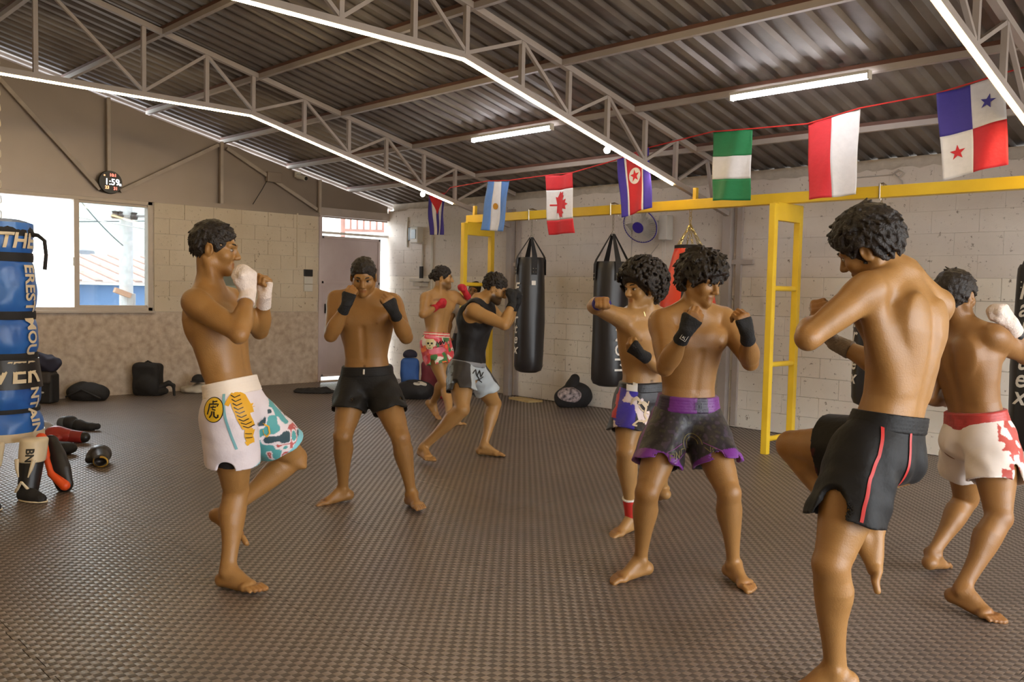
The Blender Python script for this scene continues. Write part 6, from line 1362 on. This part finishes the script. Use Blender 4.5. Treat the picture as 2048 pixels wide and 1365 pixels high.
gear('jacket', 'dark navy jacket bundled on top of the black upright bag', 'jacket', (-10.98, 3.18, 0.37), [('cloth', M_NAVY, fb(('e', (0.02, 0, 0.09), (0.18, 0.14, 0.10)), ('e', (-0.05, 0.02, 0.15), (0.11, 0.09, 0.07)), ('e', (0.11, 0.03, 0.07), (0.08, 0.09, 0.08)), ('n', 0.008, 26)), 0.35)])
gear('duffel_bag', 'low black duffel bag lying by the window wall', 'bag', (-10.96, 3.66, 0), [('body', MT['black'], fb(('e', (0, 0, 0.08), (0.25, 0.15, 0.13), 0.03), ('e', (-0.10, 0, 0.09), (0.14, 0.13, 0.12), 0.03), ('n', 0.006, 22)), 0.4), ('strap', MT['strap'], fb(('l', (-0.2, 0.13, 0.05), (0.0, 0.16, 0.14), (.012, .012), 0.005), ('l', (0.0, 0.16, 0.14), (0.2, 0.14, 0.04), (.012, .012), 0.005)), 0.4)])
gear('backpack', 'black backpack leaning on the sponged wall with a loose strap', 'backpack', (-11.02, 4.42, 0), [('body', MT['black'], fb(('b', (-0.03, 0, 0.20), (0.17, 0.11, 0.21), 0.06), ('e', (0.0, 0.08, 0.14), (0.13, 0.08, 0.13), 0.03), ('n', 0.004, 20)), 0.45), ('handle', MT['strap'], fb(('l', (-0.07, 0, 0.405), (-0.03, 0, 0.43), (.011, .011), .004), ('l', (-0.03, 0, 0.43), (0.02, 0, 0.405), (.011, .011), .004)), 0.45), ('strap', MT['strap'], fb(('l', (0.10, 0.04, 0.10), (0.24, 0.02, 0.16), (.045, .035, .03)), ('l', (0.24, 0.02, 0.16), (0.30, 0.02, 0.13), (.028, .022)), ('l', (0.30, 0.02, 0.13), (0.31, 0.02, 0.01), (.020, .016)), ('l', (0.10, 0.03, 0.04), (0.20, 0.03, 0.06), (.05, .04))), 0.5)])
gear('white_towel', 'crumpled white cloth on the mat by the wall', 'towel', (-11.0, 4.98, 0), [('cloth', M_WCLOTH, fb(('e', (0, 0, 0.03), (0.17, 0.12, 0.06)), ('e', (0.08, 0, 0.06), (0.10, 0.09, 0.06)), ('n', 0.010, 30)), 0.32)])
gear('baseball_cap', 'black cap resting on the crumpled white cloth', 'cap', (-10.98, 5.0, 0.135), [('crown', MT['black'], fb(('e', (0.03, 0, 0.03), (0.085, 0.09, 0.075))), 0.2), ('brim', MT['black'], fb(('e', (0.03, 0.10, 0.02), (0.07, 0.07, 0.012))), 0.25)])
gear('black_garment', 'flat black garment lying in front of the steel door', 'clothing', (-10.15, 6.25, 0), [('cloth', MT['black'], fb(('e', (0, 0, 0.015), (0.28, 0.16, 0.045)), ('e', (0.12, 0.04, 0.03), (0.12, 0.1, 0.05)), ('n', 0.008, 30)), 0.42)])
gear('maroon_bag', 'maroon backpack standing right in the pile behind the man in black shorts', 'bag', (-8.98, 7.30, 0), [('body', M_MAROON, fb(('b', (0.0, 0, 0.24), (0.13, 0.09, 0.24), 0.07), ('n', 0.005, 20)), 0.45)])
gear('blue_bag', 'blue sports bag in the middle of the bag pile', 'bag', (-9.18, 7.10, 0), [('body', M_BLUEB, fb(('b', (0.0, 0, 0.24), (0.12, 0.08, 0.26), 0.06), ('n', 0.005, 20)), 0.45)])
gear('purple_bag', 'purple bag at the left of the bag pile', 'bag', (-9.36, 6.80, 0), [('body', M_PURP, fb(('b', (0.0, 0, 0.2), (0.13, 0.09, 0.22), 0.07), ('n', 0.006, 18)), 0.45)])
gear('beanie', 'dark knitted beanie on top of the blue bag', 'hat', (-9.18, 7.10, 0.505), [('knit', M_NAVY, fb(('e', (0, 0, 0.035), (0.095, 0.09, 0.07))), 0.2)])
gear('duffel_bag', 'open black duffel bag with a white cloth in front of the bag pile', 'bag', (-8.86, 6.94, 0), [('body', MT['black'], fb(('e', (0, 0, 0.11), (0.24, 0.14, 0.14), 0.03), ('x', (0.03, 0.02, 0.27), (0.17, 0.08, 0.08)), ('n', 0.007, 22)), 0.4), ('towel', M_WCLOTH, fb(('e', (0.06, 0.06, 0.19), (0.09, 0.05, 0.035)), ('n', 0.006, 40)), 0.4)])
gear('pink_bag', 'shiny pink kit bag standing behind the man with the bun', 'bag', (-8.60, 7.26, 0), [('body', M_PINK, fb(('l', (-0.02, 0, 0.07), (0.0, 0, 0.42), (.085, .075, .03)), ('n', 0.004, 26)), 0.35)])
bd = MB(); bd.poly([(-8.10, 8.10, 0.0), (-8.14, 7.92, 0.0), (-7.72, 7.86, 0.0), (-7.66, 8.06, 0.0)], (0, 0, 1), 0.025); tag(bd.build('plywood_board', MT['wood']), 'small plywood board on the mat below the first bag', 'board')
gear('floral_backpack', 'black backpack with a white flower print slumped at the block wall', 'backpack', (-7.12, 8.03, 0), [('body', MT['black'], fb(('e', (0.04, -0.02, 0.14), (0.20, 0.13, 0.17), 0.03), ('e', (-0.08, 0.03, 0.11), (0.15, 0.12, 0.14), 0.03), ('n', 0.004, 20)), 0.4), ('hood', MT['black'], fb(('l', (-0.03, 0, 0.2), (0.02, -0.03, 0.345), (.095, .085, .06))), 0.42), ('print_panel', M_FLORAL, fb(('e', (-0.05, 0.085, 0.15), (0.15, 0.08, 0.10), 0.02), ('n', 0.003, 24)), 0.4)])

# blue heavy bag at the left edge
BX, BY = -6.66, 1.66
bb = empty('banner_bag', (BX, BY, 0.3), 'tall blue vinyl bag tied with black straps at the left edge', 'heavy bag')
M_BV = mat('blue_vinyl', srgb(52, 116, 196), 0.3, 0, 0.12, 3, 0.5, 9, c2=srgb(46, 92, 172))
rings = [1.56, 1.17, 0.90, 0.83, 0.53]; ra = 0.215
prof = []; z = 0.33
while z < 1.80:
    d = min(abs(z - r_) for r_ in rings); t = (z - 0.33) / 1.47
    prof.append(((0.255 - 0.055 * t) * (1 - 0.11 * math.exp(-(d / 0.045) ** 2)) * (0.92 if z < 0.34 else 1), z)); z += 0.02
prof = [(0, 0.325)] + prof + [(0.12, 1.815), (0, 1.82)]
q = MB(); q.lathe(prof, (BX, BY, 0), 48)
for v in q.bm.verts:
    a = math.atan2(v.co.y - BY, v.co.x - BX); w = 1 + 0.02 * math.sin(6 * a + 4 * math.sin(v.co.z * 7)) + 0.012 * math.sin(15 * a + v.co.z * 20)
    v.co.x = BX + (v.co.x - BX) * w; v.co.y = BY + (v.co.y - BY) * w
q.build('body', M_BV, bb, True)
def rad(z): zs = [p[1] for p in prof[1:-2]]; rs_ = [p[0] for p in prof[1:-2]]; return float(np.interp(z, zs, rs_))
for zc, hh in ((1.56, 0.03), (1.17, 0.028), (0.895, 0.022), (0.53, 0.014)):
    MB().lathe([(rad(zc) * 1.0 - 0.01, zc - hh), (rad(zc) * 1.03 + 0.008, zc - hh), (rad(zc) * 1.03 + 0.010, zc), (rad(zc) * 1.03 + 0.008, zc + hh), (rad(zc) - 0.01, zc + hh), (rad(zc) - 0.01, zc - hh)], (BX, BY, 0), 40).build('tie_strap', MT['strap'], bb, True)
MB().lathe([(0.2, 0.68), (rad(0.70) * 1.035 + 0.004, 0.68), (rad(0.86) * 1.035 + 0.006, 0.875), (0.2, 0.875), (0.2, 0.68)], (BX, BY, 0), 40).build('black_band', MT['vinyl'], bb, True)
MB().lathe([(0.0, 1.80), (0.19, 1.78), (0.206, 1.74), (0.208, 1.70), (0.2, 1.70)], (BX, BY, 0), 40).build('hood', MT['strap'], bb, True)
MB().lathe([(0.235, 0.33), (0.262, 0.33), (0.262, 0.385), (0.235, 0.385), (0.235, 0.33)], (BX, BY, 0), 40).build('hem_band', MT['cream'], bb, True)
AC = TOCAM(BX, BY)
def btxt(t, ang, zc, size, rotated=False, m='cream', shear=0.0, nm='lettering', bold=0.003):
    me = text_mesh(t, size, shear, bold); bm = bmesh.new(); bm.from_mesh(me); bmesh.ops.triangulate(bm, faces=bm.faces[:]); bmesh.ops.subdivide_edges(bm, edges=[e_ for e_ in bm.edges if e_.calc_length() > 0.025], cuts=2, use_grid_fill=True); bm.to_mesh(me); bm.free()
    def fn(u, v):
        if rotated: u, v = v, -u
        r_ = rad(zc + v) * 1.05 + 0.006; a_ = ang + u / r_; return Vector((BX + r_ * math.cos(a_), BY + r_ * math.sin(a_), zc + v))
    link(nm, map_mesh(me, fn), MT[m], bb)
btxt('THE', AC + 0.52, 1.665, 0.14, shear=0.2, bold=0.004); btxt('EREST', AC + 0.86, 1.355, 0.12, True); btxt('MOU', AC + 0.86, 1.03, 0.11, True); btxt('NTAIN', AC + 0.86, 0.53, 0.105, True); btxt('EVER', AC + 0.22, 0.785, 0.20, shear=0.1, bold=0.004)
q = MB(); S0 = Vector((BX, BY, 0)); cr = Vector(tuple(CR)); ct = Vector(tuple(CT)); pts = [S0 + cr * 0.19 + Vector((0, 0, 1.72)), S0 + cr * 0.26 + Vector((0, 0, 1.71)), S0 + cr * 0.315 + ct * 0.02 + Vector((0, 0, 1.675)), S0 + cr * 0.325 + ct * 0.02 + Vector((0, 0, 1.58)), S0 + cr * 0.315 + ct * 0.02 + Vector((0, 0, 1.48))]
q.tube(pts, [0.016, 0.014, 0.013, 0.012, 0.013], 8); q.build('loose_strap', MT['strap'], bb, True)
o = chain_mesh(BX, BY, 1.82, roof_z(1.5) - 0.06, 0.014, 0.05).build('chain', MT['chain'], bb, True); o['kind'] = 'stuff'

# shin guards propped at its foot, pads and gloves scattered beside it
def shin_guard(label, base, k=0.0):
    e = empty('shin_guard', tuple(base), label, 'shin guard', 'shin guards propped at the blue bag'); base = np.array(base, float)
    L = lambda x, y, z: base + CR * x + CT * y + UPZ * z
    AX = np.array([CR, CT, UPZ])
    def shell(pn, m, z0, z1, g, extra=None):
        F = Field(base - np.array([.28, .28, .02]), base + np.array([.28, .28, .5]), 0.005)
        F.limb(L(0, 0.03, 0.04), L(0, -0.06, 0.40), [.060 + g, .068 + g, .076 + g, .078 + g], 0)
        F.limb(L(0, -0.05, 0.0), L(0, -0.14, 0.42), [.052, .062, .066], 0.0, sub=True)
        F.half(L(0, 0, z0), -UPZ, 0.004); F.half(L(0, 0, z1), UPZ, 0.03)
        if extra: extra(F)
        V, Q = F.mesh(2); return link(pn, npmesh(pn, V, Q), m, e)
    sh_ = shell('shin_pad', MT['vinyl'], 0.05, 0.385, 0.0)
    shell('upper_shell', MT['cream'], 0.235, 0.39, 0.006)
    for sx in (-1, 1):
        q = MB(); q.tube([Vector(L(sx * 0.055, 0.055, 0.26)), Vector(L(sx * 0.045, 0.072, 0.20)), Vector(L(sx * 0.030, 0.082, 0.15))], [0.014, 0.011, 0.004], 8); q.build('cream_tongue', MT['cream'], e, True)
        q = MB(); q.tube([Vector(L(sx * 0.048, 0.082, 0.055)), Vector(L(0.0, 0.103, 0.125))], [0.010, 0.007], 8); q.build('chevron', MT['cream'], e, True)
    F = Field(base - np.array([.3, .3, .02]), base + np.array([.3, .3, .3]), 0.005); F.limb(L(0.0, 0.06, 0.035), L(0.13, 0.12, 0.022), [.050, .050, .036], 0); F.half(L(0, 0, 0.002), -UPZ); V, Q = F.mesh(2); ft = link('instep_pad', npmesh('instep_pad', V, Q), MT['black'], e)
    q = MB(); q.tube([Vector(L(0.0 + 0.0 * t, 0.0, 0.008)) + Vector(tuple(CR * (0.065 + 0.115 * math.cos(t) * 0.9) + CT * (0.09 + 0.055 * math.sin(t) + 0.03 * math.cos(t)))) for t in np.linspace(0, 2 * math.pi, 25)[:-1]], 0.005, 6, closed=True); q.build('edge_piping', MT['cream'], ft, True)
    me = text_mesh('BN', 0.065, 0, 0.002)
    def fn(u, v):
        u, v = v + 0.022, 0.285 - u; t = (v - 0.04) / 0.36
        return Vector(tuple(L(u, 0.03 - 0.09 * t + math.sqrt(max(1e-4, (0.0885 + 0.006 * (t - 0.7)) ** 2 - u * u)), v)))
    link('lettering', map_mesh(me, fn), MT['dark'], e)
shin_guard('cream and black shin guard standing at the foot of the blue bag, right one', (-6.17, 1.70, 0.0)); shin_guard('cream and black shin guard cut by the left picture edge', (-6.12, 1.43, 0.0))
def padfn(F, L, AX):
    F.limb(L(0.02, -0.02, 0.32), L(0.13, 0.03, 0.05), [.05, .07, .075, .06], 0.01, flat=(CT, 0.6))
gear('orange_pad', 'black pad with an orange edge leaning behind the shin guard', 'pad', (-6.34, 1.85, 0.0), [('pad', MT['vinyl'], padfn, 0.35), ('orange_edge', MT['orange'], fb(('l', (-0.01, 0.05, 0.36), (0.03, 0.075, 0.25), (.034, .028), 0.008), ('l', (0.03, 0.075, 0.25), (0.08, 0.10, 0.13), (.020, .020), 0.008), ('l', (0.08, 0.10, 0.13), (0.17, 0.10, 0.055), (.022, .034), 0.008)), 0.35)])
gear('black_shin_guard', 'black shin guard lying farthest back among the scattered gear', 'shin guard', (-8.77, 2.85, 0.0), [('roll', mat('grey_padding', srgb(74, 78, 82), 0.5), fb(('l', (-0.15, 0, 0.06), (-0.07, 0, 0.06), (.065, .06))), 0.32), ('foot_pad', MT['black'], fb(('l', (-0.06, 0, 0.05), (0.12, 0.03, 0.035), (.05, .055, .04, .035)), ('l', (0.12, 0.03, 0.035), (0.18, 0.03, 0.04), (.035, .03))), 0.32), ('cuff', MT['strap'], fb(('l', (-0.105, 0, 0.062), (-0.085, 0, 0.062), (.069, .069), 0.0)), 0.3)])
gear('red_glove', 'red boxing glove with a black cuff lying on its side', 'boxing glove', (-8.12, 2.52, 0.0), [('glove', mat('red_leather', srgb(158, 42, 34), 0.38, 0, 0.1), fb(('e', (-0.08, 0, 0.075), (0.105, 0.075, 0.072)), ('e', (0.0, 0, 0.065), (0.09, 0.07, 0.06)), ('l', (-0.12, 0.05, 0.05), (-0.03, 0.075, 0.05), (.035, .03), 0.012)), 0.32), ('wrist', mat('red_cuff', srgb(140, 34, 30), 0.42), fb(('l', (0.05, 0, 0.06), (0.135, 0, 0.052), (.055, .052))), 0.32), ('cuff_edge', MT['dark'], fb(('l', (0.140, 0, 0.052), (0.165, 0, 0.052), (.05, .047), 0.0)), 0.32)])
gear('silver_glove', 'black glove with silver straps in the middle of the scattered gear', 'boxing glove', (-7.62, 2.30, 0.0), [('glove', MT['black'], fb(('e', (0.06, 0, 0.05), (0.10, 0.075, 0.052)), ('l', (-0.12, -0.01, 0.06), (0.0, 0, 0.055), (.05, .05))), 0.32), ('silver_strap', mat('silver_leather', srgb(176, 178, 180), 0.3, 0.4, 0.1), fb(('l', (-0.16, 0.0, 0.085), (-0.02, 0.03, 0.075), (.032, .04, .03)), ('l', (-0.06, 0.05, 0.06), (0.02, 0.06, 0.06), (.022, .018))), 0.32), ('gold_cuff', MT['gold'], fb(('l', (-0.13, 0.06, 0.03), (-0.03, 0.075, 0.02), (.018, .016))), 0.32)])
gear('gold_glove', 'black boxing glove with a gold rim lying alone on the mat', 'boxing glove', (-7.0, 2.42, 0.0), [('glove', MT['vinyl'], fb(('e', (-0.03, -0.06, 0.065), (0.085, 0.09, 0.075)), ('l', (-0.01, -0.02, 0.06), (0.05, 0.09, 0.045), (.07, .062, .055)), ('l', (-0.09, -0.04, 0.05), (-0.07, 0.03, 0.04), (.035, .03)), ('x', (0.065, 0.145, 0.045), (0.045, 0.05, 0.030), 0.006)), 0.3), ('gold_rim', MT['gold'], lambda F, L, AX: (F.ell(L(0.06, 0.118, 0.043), AX, (0.060, 0.022, 0.046), 0.004), F.ell(L(0.065, 0.14, 0.043), AX, (0.046, 0.06, 0.031), 0.003, sub=True)), 0.3)], h=0.005)
gear('grey_pad', 'grey folded pad at the back of the scattered gear behind the red glove', 'pad', (-8.80, 2.50, 0.0), [('pad', mat('pale_grey_vinyl', srgb(150, 146, 146), 0.4), fb(('e', (0.0, 0, 0.04), (0.14, 0.09, 0.075)), ('n', 0.004, 26)), 0.32)])
